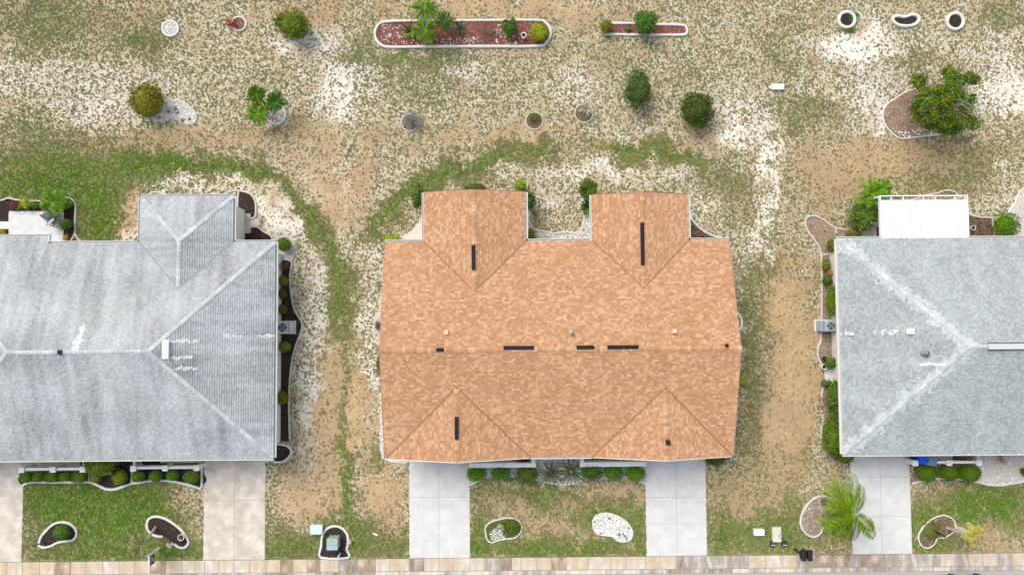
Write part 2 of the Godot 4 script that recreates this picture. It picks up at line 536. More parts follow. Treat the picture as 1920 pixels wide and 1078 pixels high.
var chip_cache := {}
func scatter(called: String, parent: Node3D, poly: Array, y: float, per_m2: float, kind: String, a: Color, b: Color, smin := 0.7, smax := 1.4) -> void:
	if not chip_cache.has(kind): chip_cache[kind] = chip_mesh(kind)
	var q := PackedVector2Array()
	var r := Rect2(poly[0].x, poly[0].z, 0, 0)
	for p in poly:
		q.append(Vector2(p.x, p.z)); r = r.expand(Vector2(p.x, p.z))
	var xf: Array[Transform3D] = []
	for i in int(r.get_area() * per_m2):
		var p := Vector2(rng.randf_range(r.position.x, r.end.x), rng.randf_range(r.position.y, r.end.y))
		if not Geometry2D.is_point_in_polygon(p, q): continue
		var bs := Basis(Vector3.UP, rng.randf() * TAU) * Basis(Vector3.RIGHT, rng.randf_range(-0.25, 0.25))
		xf.append(Transform3D(bs.scaled(Vector3.ONE * rng.randf_range(smin, smax)), Vector3(p.x, y, p.y) - parent.position))
	if xf.is_empty(): return
	var mm := MultiMesh.new()
	mm.transform_format = MultiMesh.TRANSFORM_3D
	mm.use_colors = true
	mm.mesh = chip_cache[kind]
	mm.instance_count = xf.size()
	for i in xf.size():
		mm.set_instance_transform(i, xf[i])
		mm.set_instance_color(i, vary(a, b))
	var o := MultiMeshInstance3D.new()
	o.multimesh = mm
	o.material_override = M.chips
	o.name = called
	o.set_meta("kind", "stuff")
	parent.add_child(o, true)

const MULCH_A := Color(0.025, 0.018, 0.016)
const MULCH_B := Color(0.095, 0.068, 0.058)
const STONE_A := Color(0.45, 0.42, 0.39)
const STONE_B := Color(0.80, 0.77, 0.73)

# a planting bed: soil, loose cover and its kerb.  outline in photograph pixels
func bed(called: String, label: String, outline: Array, m: Material, opt := {}) -> Node3D:
	var closed := ground_pts(outline)
	var ctr := Vector3.ZERO
	for p in closed: ctr += p
	ctr /= closed.size(); ctr.y = 0.0
	var t := thing(called, label, opt.get("category", "planting bed"), ctr)
	var sm: Array = smooth(closed, true, opt.get("steps", 4)) if opt.get("smooth", true) else closed
	var flat := PackedVector2Array()
	for p in sm: flat.append(Vector2(p.x, p.z))
	if Geometry2D.triangulate_polygon(flat).is_empty():
		sm = closed
		print("plain outline: ", label)
	keep_off(sm)
	var local := []
	for p in sm: local.append(p - ctr)
	var y: float = opt.get("y", 0.045)
	var f := MB.new()
	fill(f, local, y)
	part(opt.get("cover", "mulch"), f, m, t)
	if opt.has("kerb"):
		var k := MB.new()
		if opt.has("kerb_path"):
			for kp in opt.kerb_path:
				var q := []
				for p in smooth(ground_pts(kp), false, 4): q.append(p - ctr)
				sweep_kerb(k, q, opt.kerb, opt.get("kerb_h", 0.11), false)
		else:
			sweep_kerb(k, local, opt.kerb, opt.get("kerb_h", 0.11), true)
		part("kerb", k, opt.get("kerb_mat", M.kerb), t)
	var chips: Array = opt.get("chips", ["mulch_chips", 55.0, "bark", MULCH_A, MULCH_B])
	if chips.size() > 0:
		scatter(chips[0], t, sm, y, chips[1], chips[2], chips[3], chips[4], chips[5] if chips.size() > 5 else 0.7, chips[6] if chips.size() > 6 else 1.4)
	for extra in opt.get("more", []):
		scatter(extra[0], t, ground_pts(extra[6]) if extra.size() > 6 else sm, y, extra[1], extra[2], extra[3], extra[4], extra[5], extra[5] * 1.7)
	return t

func circle(px: float, py: float, rx: float, ry: float, n := 14) -> Array:
	var out := []
	for i in n:
		out.append([px + cos(TAU * i / n) * rx, py + sin(TAU * i / n) * ry])
	return out

func kerb_line(label: String, path: Array, w: float, h: float, m: Material) -> Node3D:
	var q := smooth(ground_pts(path), false, 5)
	var c: Vector3 = q[int(q.size() / 2.0)]
	var t := thing("garden_kerb", label, "kerb", c)
	var loc := []
	for p in q: loc.append(p - c)
	var k := MB.new()
	sweep_kerb(k, loc, w, h, false)
	part("edging", k, m, t)
	return t

# ------------------------------------------------------------------ roofs
var roof_noise := FastNoiseLite.new()

func orange_tab(p: Vector3, across: float, along: float) -> Color:
	var t := rng.randf() + 0.22 * roof_noise.get_noise_2d(p.x * 9.0, p.z * 9.0) + 0.10 * roof_noise.get_noise_2d(p.x * 60.0, p.z * 60.0)
	var c: Color
	if t < 0.30: c = Color(0.39, 0.178, 0.098)
	elif t < 0.56: c = Color(0.48, 0.240, 0.138)
	elif t < 0.80: c = Color(0.56, 0.312, 0.188)
	else: c = Color(0.69, 0.435, 0.275)
	return c.lerp(Color(0.61, 0.352, 0.195), 0.48) * rng.randf_range(0.93, 1.07)

var grey_streaks: Array = []      # washed runs below vents: [from, to, half width]
func grey_tab(p: Vector3, across: float, along: float) -> Color:
	# weathered granules: stains run down the slope, so they are long along it
	var a := roof_noise.get_noise_2d(across * 14.0, along * 1.6)
	var b := roof_noise.get_noise_2d(across * 46.0 + 300.0, along * 5.0)
	var d := roof_noise.get_noise_2d(across * 5.0 + 90.0, along * 5.0 + 40.0)
	var k := 0.445 + 0.10 * a + 0.09 * b + 0.13 * d + rng.randf_range(-0.055, 0.055)
	var hue := roof_noise.get_noise_2d(across * 6.0 - 50.0, along * 4.0 + 11.0)
	var c := Color(k * (0.965 + 0.02 * hue), k * (1.0 - 0.01 * hue), k * (1.04 + 0.04 * hue))
	return washed(c, p)

func pale_tab(p: Vector3, across: float, along: float) -> Color:
	var a := roof_noise.get_noise_2d(across * 10.0 + 77.0, along * 3.0)
	var d := roof_noise.get_noise_2d(across * 22.0 + 190.0, along * 20.0 + 40.0)
	var k := 0.455 + 0.06 * a + 0.045 * d + rng.randf_range(-0.085, 0.06)
	# pale bloom that spreads unevenly from the hips
	var hip := absf(minf(p.z + 4.46, 7.86 - p.z) - (p.x - 19.15))
	var reach := 0.30 + 0.55 * (0.5 + roof_noise.get_noise_2d(p.x * 24.0 + 500.0, p.z * 24.0))
	if hip < reach * rng.randf_range(0.55, 1.1): k += 0.16
	var c := Color(k * 0.935, k * 1.0, k * 1.02)
	return washed(c, p)

func washed(c: Color, p: Vector3) -> Color:
	for s in grey_streaks:
		var q := Geometry3D.get_closest_point_to_segment(p, s[0], s[1])
		var dd := Vector2(p.x - q.x, p.z - q.z).length()
		var f: float = s[0].distance_to(q) / maxf(0.01, s[0].distance_to(s[1]))
		if dd < s[2] * 0.75 * (1.0 - 0.6 * f) * rng.randf_range(0.6, 1.25):
			return Color(0.74, 0.75, 0.75).lerp(c, rng.randf() * 0.25)
	return c

func crossings(q: PackedVector2Array, v: float) -> Array:
	var out := []
	for i in q.size():
		var a := q[i]; var b := q[(i + 1) % q.size()]
		if (a.y <= v) != (b.y <= v):
			out.append(a.x + (b.x - a.x) * (v - a.y) / (b.y - a.y))
	out.sort()
	return out

# one plane of a roof: a deck, and on it courses of overlapping shingle tabs
func slope(house: Node3D, poly: Array, u: Vector3, tab: Callable, tab_min: float, tab_max: float) -> void:
	var nrm := Vector3.ZERO
	for i in poly.size():
		nrm += (poly[i] as Vector3).cross(poly[(i + 1) % poly.size()])
	nrm = nrm.normalized()
	if nrm.y < 0: nrm = -nrm
	var vd := nrm.cross(u).normalized()
	if vd.y < 0: vd = -vd
	var o: Vector3 = poly[0]
	var q := PackedVector2Array()
	var vmin := 1e9; var vmax := -1e9
	for p in poly:
		var w := Vector2((p - o).dot(u), (p - o).dot(vd))
		q.append(w); vmin = minf(vmin, w.y); vmax = maxf(vmax, w.y)
	var deck := MB.new()
	var idx := Geometry2D.triangulate_polygon(q)
	for i in range(0, idx.size(), 3):
		var t3 := []
		for k in 3: t3.append(o + u * q[idx[i + k]].x + vd * q[idx[i + k]].y)
		deck.tri_out(t3[0], t3[1], t3[2], nrm, Color.WHITE)
		deck.tri_out(t3[0] - Vector3.UP * 0.1, t3[1] - Vector3.UP * 0.1, t3[2] - Vector3.UP * 0.1, -nrm, Color.WHITE)
	var part_ := part("roof_slope", deck, M.deck, house)
	var sh := MB.new()
	var course := 0.125
	var v := vmin
	while v < vmax - 0.02:
		var v1 := minf(v + course, vmax)
		var c0 := crossings(q, v + 0.002)
		var c1 := crossings(q, v1 - 0.002)
		if c0.size() != c1.size():
			c0 = crossings(q, (v + v1) * 0.5); c1 = c0
		for s in range(0, c0.size() - 1, 2):
			var lo := minf(c0[s], c1[s]); var hi := maxf(c0[s + 1], c1[s + 1])
			var x := lo - rng.randf() * tab_max
			while x < hi:
				var x1 := x + rng.randf_range(tab_min, tab_max)
				var a0 := clampf(x, c0[s], c0[s + 1]); var a1 := clampf(x1, c0[s], c0[s + 1])
				var b0 := clampf(x, c1[s], c1[s + 1]); var b1 := clampf(x1, c1[s], c1[s + 1])
				if a1 - a0 > 0.003 or b1 - b0 > 0.003:
					var base := o + nrm * 0.004
					var lift := nrm * rng.randf_range(0.014, 0.034)
					var p0 := base + u * a0 + vd * v + lift
					var p1 := base + u * a1 + vd * v + lift
					var p2 := base + u * b1 + vd * v1
					var p3 := base + u * b0 + vd * v1
					var col: Color = tab.call((p0 + p2) * 0.5, (a0 + a1) * 0.5 + u.dot(o), v)
					sh.quad_out(p0, p1, p2, p3, nrm, col)
					sh.quad_out(p0, p1, p1 - lift, p0 - lift, -vd, col)
				x = x1
		v += course
	var s2 := part("shingles", sh, M.shingle, part_)
	s2.set_meta("kind", "stuff")

func caps(house: Node3D, a: Vector3, b: Vector3, drop: float, tab: Callable, w := 0.15) -> void:
	var mb := MB.new()
	var n := int(a.distance_to(b) / 0.2)
	var t := (b - a).normalized()
	var s := Vector3(-t.z, 0, t.x).normalized()
	for i in n:
		var p := a + t * (i * a.distance_to(b) / n)
		var e := a + t * ((i + 1.12) * a.distance_to(b) / n)
		var col: Color = tab.call(p, 0.0, 0.0)
		for sg in [-1.0, 1.0]:
			mb.quad_out(p + Vector3.UP * 0.030, e + Vector3.UP * 0.045, e + s * sg * w + Vector3.UP * (0.045 - drop * w), p + s * sg * w + Vector3.UP * (0.030 - drop * w), Vector3.UP, col)
			mb.quad_out(e + Vector3.UP * 0.045, e + Vector3.UP * 0.030, e + s * sg * w + Vector3.UP * (0.030 - drop * w), e + s * sg * w + Vector3.UP * (0.045 - drop * w), t, col)
	part("ridge_cap", mb, M.shingle, house)

# an eave: fascia board and an open trough hung on it
func eave(house: Node3D, a: Vector3, b: Vector3, out: Vector3, trough: Material, board: Material) -> void:
	var f := MB.new()
	f.bar(a + out * -0.02 - Vector3.UP * 0.085, b + out * -0.02 - Vector3.UP * 0.085, 0.03, 0.19)
	part("fascia", f, board, house)
	var g := MB.new()
	var y := Vector3.UP * -0.03
	g.bar(a + out * 0.125 + y - Vector3.UP * 0.05, b + out * 0.125 + y - Vector3.UP * 0.05, 0.025, 0.11)
	g.bar(a + out * 0.07 + y - Vector3.UP * 0.1, b + out * 0.07 + y - Vector3.UP * 0.1, 0.12, 0.012)
	part("gutter", g, trough, house)

func board(house: Node3D, called: String, a: Vector3, b: Vector3, h: float, m: Material) -> void:
	var f := MB.new()
	f.bar(a, b, 0.035, h)
	part(called, f, m, house)

func walls(house: Node3D, x0: float, x1: float, z0: float, z1: float, h: float) -> void:
	var t := 0.2
	for e in [[x0, x1, z0, z0 + t], [x0, x1, z1 - t, z1], [x0, x0 + t, z0 + t, z1 - t], [x1 - t, x1, z0 + t, z1 - t]]:
		var mb := MB.new()
		mb.bx(e[0], e[1], -0.02, h, e[2], e[3])
		part("wall", mb, M.wall, house)
	keep_off([Vector3(x0, 0, z0), Vector3(x1, 0, z0), Vector3(x1, 0, z1), Vector3(x0, 0, z1)])

func gable_wall(house: Node3D, a: Vector3, b: Vector3, peak: Vector3, t: Vector3) -> void:
	var mb := MB.new()
	mb.tri_out(a, b, peak, t, Color.WHITE)
	mb.tri_out(a - t, b - t, peak - t, -t, Color.WHITE)
	part("gable_end", mb, M.wall, house)

func valley(house: Node3D, a: Vector3, b: Vector3, m: Material) -> void:
	var f := MB.new()
	f.bar(a + Vector3.UP * 0.022, b + Vector3.UP * 0.022, 0.075, 0.03)
	part("valley_flashing", f, m, house)

func window(house: Node3D, c: Vector3, w: float, h: float, facing: Vector3) -> void:
	var s := Vector3(abs(facing.z), 0, abs(facing.x))
	var f := MB.new()
	var d: Vector3 = facing * 0.03
	for k in [-1.0, 0.0, 1.0]:
		f.box(Transform3D(Basis(), c + s * k * w * 0.5 + d), s * 0.06 + Vector3.UP * (h + 0.06) + facing.abs() * 0.07)
	for k in [-1.0, 1.0]:
		f.box(Transform3D(Basis(), c + Vector3.UP * k * h * 0.5 + d), s * (w - 0.06) + Vector3.UP * 0.06 + facing.abs() * 0.066)
	var w_ := part("window", f, M.white, house)
	var g := MB.new()
	g.box(Transform3D(Basis(), c + facing * 0.015), s * (w - 0.04) + Vector3.UP * (h - 0.04) + facing.abs() * 0.02)
	part("pane", g, M.glass, w_)

func garage_door(house: Node3D, x0: float, x1: float, z: float) -> void:
	var f := MB.new()
	f.bx(x0 - 0.08, x0, 0.0, 2.2, z, z + 0.05); f.bx(x1, x1 + 0.08, 0.0, 2.2, z, z + 0.05); f.bx(x0 - 0.08, x1 + 0.08, 2.2, 2.28, z, z + 0.05)
	var d := part("garage_door", f, M.white, house)
	for i in 4:
		var p := MB.new()
		p.bx(x0 + 0.005, x1 - 0.005, 0.01 + i * 0.547, 0.55 + i * 0.547, z + 0.002, z + 0.04, Color.WHITE, 0.01)
		part("panel", p, M.white, d)

const PITCH := 0.333
const EAVE := 2.6

func V(x: float, z: float, up := 0.0) -> Vector3:
	return Vector3(x, EAVE + up, z)

func black_vent(house: Node3D, a: Vector3, b: Vector3, w := 0.21) -> void:
	var m := MB.new()
	m.bar(a + Vector3.UP * 0.08, b + Vector3.UP * 0.08, w, 0.07)
	m.bar(a + Vector3.UP * 0.125, b + Vector3.UP * 0.125, w * 0.4, 0.03)
	part("roof_vent", m, M.vent, house)

func box_vent(house: Node3D, p: Vector3, s: Vector3, m: Material) -> void:
	var b := MB.new()
	b.box(Transform3D(Basis(), p + Vector3.UP * (s.y * 0.5 - 0.03)), s, Color.WHITE, 0.015)
	b.box(Transform3D(Basis(), p + Vector3.UP * (s.y - 0.015)), Vector3(s.x * 1.15, 0.03, s.z * 1.15), Color.WHITE, 0.008)
	part("roof_vent", b, m, house)

func pipe_vent(house: Node3D, p: Vector3, r: float, h: float, m: Material) -> void:
	var b := MB.new()
	b.tube([p - Vector3.UP * 0.05, p + Vector3.UP * h], [r, r], 10)
	b.tube([p - Vector3.UP * 0.02, p + Vector3.UP * 0.05], [r * 1.9, r * 1.3], 10)
	b.tube([p + Vector3.UP * h, p + Vector3.UP * (h + 0.03), p + Vector3.UP * (h + 0.07)], [r * 1.5, r * 1.4, r * 0.4], 10)
	part("vent_pipe", b, m, house)

func build_orange_house() -> void:
	var h := thing("duplex_house", "duplex house with orange-brown shingle gable roof and black ridge vents", "house", Vector3.ZERO)
	var tab := orange_tab
	var pitch := 0.27
	var xl := -7.0; var xr := 12.9; var zb := -4.43; var zf := 7.86
	var zm := (zb + zf) * 0.5
	var rise := (zf - zb) * 0.5 * pitch
	var X := Vector3.RIGHT; var Z := Vector3.BACK
	# wings to the back [left, right, far end], gables to the front [left, right]
	var wings := [[-4.73, 1.12, -7.28], [4.97, 10.53, -7.09]]
	var fronts := [[-6.86, 1.25], [4.86, 12.76]]
	var back := [V(xl, zb)]
	for w in wings:
		var c: float = (w[0] + w[1]) * 0.5; var hw: float = (w[1] - w[0]) * 0.5
		back.append_array([V(w[0], zb), V(c, zb + hw, hw * pitch), V(w[1], zb)])
	back.append_array([V(xr, zb), V(xr, zm, rise), V(xl, zm, rise)])
	slope(h, back, X, tab, 0.08, 0.25)
	var front := [V(xl, zf)]
	for w in fronts:
		var c: float = (w[0] + w[1]) * 0.5; var hw: float = (w[1] - w[0]) * 0.5
		front.append_array([V(w[0], zf), V(c, zf - hw, hw * pitch), V(w[1], zf)])
	front.append_array([V(xr, zf), V(xr, zm, rise), V(xl, zm, rise)])
	slope(h, front, X, tab, 0.08, 0.25)
	for w in wings:
		var c: float = (w[0] + w[1]) * 0.5; var hw: float = (w[1] - w[0]) * 0.5; var up := hw * pitch
		slope(h, [V(w[0], w[2]), V(w[0], zb), V(c, zb + hw, up), V(c, w[2], up)], Z, tab, 0.08, 0.25)
		slope(h, [V(w[1], w[2]), V(w[1], zb), V(c, zb + hw, up), V(c, w[2], up)], Z, tab, 0.08, 0.25)
		caps(h, V(c, w[2] + 0.02, up), V(c, zb + hw - 0.1, up), pitch, tab)
		for x in [w[0], w[1]]: valley(h, V(x, zb), V(c, zb + hw, up), M.valley_brown)
		walls(h, w[0] + 0.42, w[1] - 0.42, w[2] + 0.35, zb + 0.6, EAVE - 0.12)
		gable_wall(h, V(w[0] + 0.42, w[2] + 0.36, -0.12), V(w[1] - 0.42, w[2] + 0.36, -0.12), V(c, w[2] + 0.36, up - 0.14), Vector3(0, 0, -0.01))
		eave(h, V(w[0], w[2]), V(w[0], zb - 0.14), Vector3.LEFT, M.fascia, M.brown_fascia)
		eave(h, V(w[1], w[2]), V(w[1], zb - 0.14), Vector3.RIGHT, M.fascia, M.brown_fascia)
		for s in [0, 1]:
			board(h, "rake_board", V(w[s], w[2] - 0.02, -0.07), V(c, w[2] - 0.02, up - 0.07), 0.17, M.brown_fascia)
		window(h, Vector3(c, 1.4, w[2] + 0.35), 1.6, 1.2, Vector3.FORWARD)
	for w in fronts:
		var c: float = (w[0] + w[1]) * 0.5; var hw: float = (w[1] - w[0]) * 0.5; var up := hw * pitch
		slope(h, [V(w[0], zf), V(c, zf - hw, up), V(c, zf + 0.06, up), V(w[0], zf + 0.06)], Z, tab, 0.08, 0.25)
		slope(h, [V(w[1], zf), V(c, zf - hw, up), V(c, zf + 0.06, up), V(w[1], zf + 0.06)], Z, tab, 0.08, 0.25)
		caps(h, V(c, zf + 0.04, up), V(c, zf - hw + 0.1, up), pitch, tab)
		for x in [w[0], w[1]]: valley(h, V(x, zf), V(c, zf - hw, up), M.valley_brown)
		gable_wall(h, V(w[0] + 0.42, zf - 0.44, -0.12), V(w[1] - 0.42, zf - 0.44, -0.12), V(c, zf - 0.44, up - 0.14), Vector3(0, 0, 0.01))
		for s in [0, 1]:
			board(h, "rake_board", V(w[s], zf + 0.08, -0.07), V(c, zf + 0.08, up - 0.07), 0.17, M.fascia)
	caps(h, V(xl + 0.02, zm, rise), V(xr - 0.02, zm, rise), pitch, tab)
	walls(h, xl + 0.42, xr - 0.42, zb + 0.45, zf - 0.45, EAVE - 0.1)
	for x in [xl, xr]:
		var out := -1.0 if x == xl else 1.0
		for z in [zb, zf]:
			board(h, "rake_board", V(x - out * 0.02, z, -0.07), V(x - out * 0.02, zm, rise - 0.07), 0.17, M.brown_fascia)
		gable_wall(h, V(x - out * 0.43, zb + 0.5, -0.1), V(x - out * 0.43, zf - 0.5, -0.1), V(x - out * 0.43, zm, rise - 0.2), Vector3(out * 0.01, 0, 0))
		for z in [-2.0, 1.0, 4.4]: window(h, Vector3(x - out * 0.42, 1.45, z), 1.0, 1.1, Vector3(out, 0, 0))
	for e in [[xl, -4.73], [1.12 + 0.14, 4.97 - 0.14], [10.53 + 0.14, xr]]:
		eave(h, V(e[0], zb), V(e[1], zb), Vector3.FORWARD, M.fascia, M.brown_fascia)
	eave(h, V(1.3, zf), V(4.8, zf), Vector3.BACK, M.fascia, M.brown_fascia)
	garage_door(h, -5.55, -2.6, zf - 0.45); garage_door(h, 8.3, 11.3, zf - 0.45)
	for x in [2.2, 3.9]: window(h, Vector3(x, 1.4, zf - 0.45), 1.1, 1.3, Vector3.BACK)
	# vents
	var yr := EAVE + rise
	for e in [[944.0, 1001.0], [1081.0, 1114.0], [1139.0, 1197.0]]:
		black_vent(h, Vector3(at(e[0], 649, yr).x, yr - 0.05, zm - 0.10), Vector3(at(e[1], 649, yr).x, yr - 0.05, zm - 0.10))
	black_vent(h, Vector3(at(818, 651, yr).x, yr - 0.05, zm - 0.02), Vector3(at(832, 651, yr).x, yr - 0.05, zm - 0.02))
	var c0 := -1.805; var y0 := EAVE + 2.925 * pitch - 0.03
	black_vent(h, Vector3(c0 - 0.05, y0, at(886, 460, y0).z), Vector3(c0 - 0.05, y0, at(886, 506, y0).z))
	c0 = 7.75; y0 = EAVE + 2.78 * pitch - 0.03
	black_vent(h, Vector3(c0 - 0.05, y0, at(1205, 418, y0).z), Vector3(c0 - 0.05, y0, at(1205, 497, y0).z))
	c0 = -2.805; y0 = EAVE + 4.055 * pitch - 0.03
	black_vent(h, Vector3(c0, y0, at(857, 781, y0).z), Vector3(c0, y0, at(857, 824, y0).z))
	c0 = 8.81
	box_vent(h, Vector3(c0 + 0.05, y0 - 0.02, at(1244, 829, y0).z), Vector3(0.22, 0.16, 0.24), M.vent)
	pipe_vent(h, Vector3(at(1362, 647, yr).x, yr - 0.1, zm - 0.15), 0.07, 0.28, M.vent)
	for e in [[836, 623, 0], [1267, 621, 0], [1072, 624, 1]]:
		var p := at(e[0], e[1], EAVE + 1.75)
		p.y = EAVE + (p.z - zb) * pitch
		if e[2] == 0: box_vent(h, p, Vector3(0.2, 0.2, 0.2), M.pink_metal)
		else: pipe_vent(h, p, 0.085, 0.22, M.pale_metal)

func hip_house(h: Node3D, xl: float, xr: float, zb: float, zf: float, tab: Callable, notch := []) -> void:
	var hd := (zf - zb) * 0.5; var zm := (zf + zb) * 0.5; var rise := hd * PITCH
	var X := Vector3.RIGHT; var Z := Vector3.BACK
	var back := [V(xl, zb)]
	if notch.size() > 0:
		back.append_array(notch)
	back.append_array([V(xr, zb), V(xr - hd, zm, rise), V(xl + hd, zm, rise)])
	slope(h, back, X, tab, 0.08, 0.18)
	slope(h, [V(xl, zf), V(xr, zf), V(xr - hd, zm, rise), V(xl + hd, zm, rise)], X, tab, 0.08, 0.18)
	slope(h, [V(xl, zb), V(xl, zf), V(xl + hd, zm, rise)], Z, tab, 0.08, 0.18)
	slope(h, [V(xr, zb), V(xr, zf), V(xr - hd, zm, rise)], Z, tab, 0.08, 0.18)

func cap_tab(p: Vector3, across: float, along: float) -> Color:
	var k := 0.57 + 0.16 * roof_noise.get_noise_2d(p.x * 30.0, p.z * 30.0) + rng.randf_range(-0.06, 0.06)
	return Color(k * 0.97, k, k * 1.03)

func build_grey_house() -> void:
	var h := thing("hip_roof_house", "house with streaked grey shingle hip roof and a hipped rear wing", "house", Vector3.ZERO)
	var tab := grey_tab
	var xl := -33.1; var xr := -13.27; var zb := -4.45; var zf := 7.8
	var hd := (zf - zb) * 0.5; var zm := (zf + zb) * 0.5; var rise := hd * PITCH
	var yv := EAVE + rise - 0.3
	for e in [[365, 640, 312, 640, 0.16], [352, 671, 316, 671, 0.13], [360, 691, 330, 691, 0.13], [437, 631, 405, 631, 0.12], [515, 631, 470, 631, 0.13]]:
		grey_streaks.append([at(e[2], e[3], yv), at(e[0], e[1], yv), e[4]])
	grey_streaks.append([at(145, 651, yv), at(152, 610, yv), 0.36])
	var wl := -21.04; var wr := -15.7; var wz := -7.12
	var c := (wl + wr) * 0.5; var hw := (wr - wl) * 0.5; var up := hw * PITCH
	hip_house(h, xl, xr, zb, zf, tab, [V(wl, zb), V(c, zb + hw, up), V(wr, zb)])
	var Z := Vector3.BACK
	slope(h, [V(wl, wz), V(wl, zb), V(c, zb + hw, up), V(c, wz + hw, up)], Z, tab, 0.08, 0.18)
	slope(h, [V(wr, wz), V(wr, zb), V(c, zb + hw, up), V(c, wz + hw, up)], Z, tab, 0.08, 0.18)
	slope(h, [V(wl, wz), V(wr, wz), V(c, wz + hw, up)], Vector3.RIGHT, tab, 0.08, 0.18)
	for x in [wl, wr]: valley(h, V(x, zb), V(c, zb + hw, up), M.valley_grey)
	# the back eave runs on over the patio corner
	var px := -26.25
	slope(h, [V(px, zb - 0.42, -0.14), V(xl, zb - 0.42, -0.14), V(xl, zb), V(px, zb)], Vector3.RIGHT, tab, 0.08, 0.18)
	var cap := cap_tab
	for e in [[V(xl + hd, zm, rise), V(xr - hd, zm, rise), PITCH], [V(xr, zb), V(xr - hd, zm, rise), 0.236], [V(xr, zf), V(xr - hd, zm, rise), 0.236], [V(xl, zb), V(xl + hd, zm, rise), 0.236], [V(xl, zf), V(xl + hd, zm, rise), 0.236], [V(wl, wz), V(c, wz + hw, up), 0.236], [V(wr, wz), V(c, wz + hw, up), 0.236], [V(c, wz + hw, up), V(c, zb + hw - 0.1, up), PITCH]]:
		caps(h, e[0], e[1], e[2], cap, 0.115)
	walls(h, xl + 0.45, xr - 0.45, zb + 0.45, zf - 0.45, EAVE - 0.1)
	walls(h, wl + 0.4, wr - 0.3, wz + 0.4, zb + 0.6, EAVE - 0.1)
	eave(h, V(xl, zf), V(xr, zf), Vector3.BACK, M.fascia, M.grey_metal)
	eave(h, V(xr, zb), V(xr, zf), Vector3.RIGHT, M.fascia, M.grey_metal)
	eave(h, V(wr + 0.14, zb), V(xr, zb), Vector3.FORWARD, M.fascia, M.grey_metal)
	eave(h, V(px, zb), V(wl - 0.14, zb), Vector3.FORWARD, M.fascia, M.grey_metal)
	eave(h, V(xl, zb - 0.42, -0.14), V(px, zb - 0.42, -0.14), Vector3.FORWARD, M.fascia, M.grey_metal)
	eave(h, V(wl, wz), V(wr, wz), Vector3.FORWARD, M.fascia, M.grey_metal)
	eave(h, V(wl, wz), V(wl, zb - 0.14), Vector3.LEFT, M.fascia, M.grey_metal)
	eave(h, V(wr, wz), V(wr, zb - 0.14), Vector3.RIGHT, M.fascia, M.grey_metal)
	board(h, "flashing", V(px + 0.02, zb - 0.42, -0.1), V(px + 0.02, zb, 0.02), 0.12, M.fascia)
	for z in [-1.5, 2.0, 5.2]: window(h, Vector3(xr - 0.45, 1.45, z), 1.0, 1.1, Vector3.RIGHT)
	window(h, Vector3(c, 1.4, wz + 0.4), 1.8, 1.2, Vector3.FORWARD)
	garage_door(h, -17.6, -14.3, zf - 0.45); garage_door(h, -32.0, -28.6, zf - 0.45)
	for x in [-26.6, -24.6, -21.6, -20.0]: window(h, Vector3(x, 1.4, zf - 0.45), 1.1, 1.3, Vector3.BACK)
	var yr := EAVE + rise
	var b := at(310, 655, yr - 0.2); b.y = EAVE + (xr - b.x) * PITCH
	box_vent(h, b, Vector3(0.3, 0.16, 0.9), M.white)
	var s := at(112, 657, yr)
	box_vent(h, Vector3(s.x, yr - 0.02, zm), Vector3(0.2, 0.12, 0.22), M.vent)

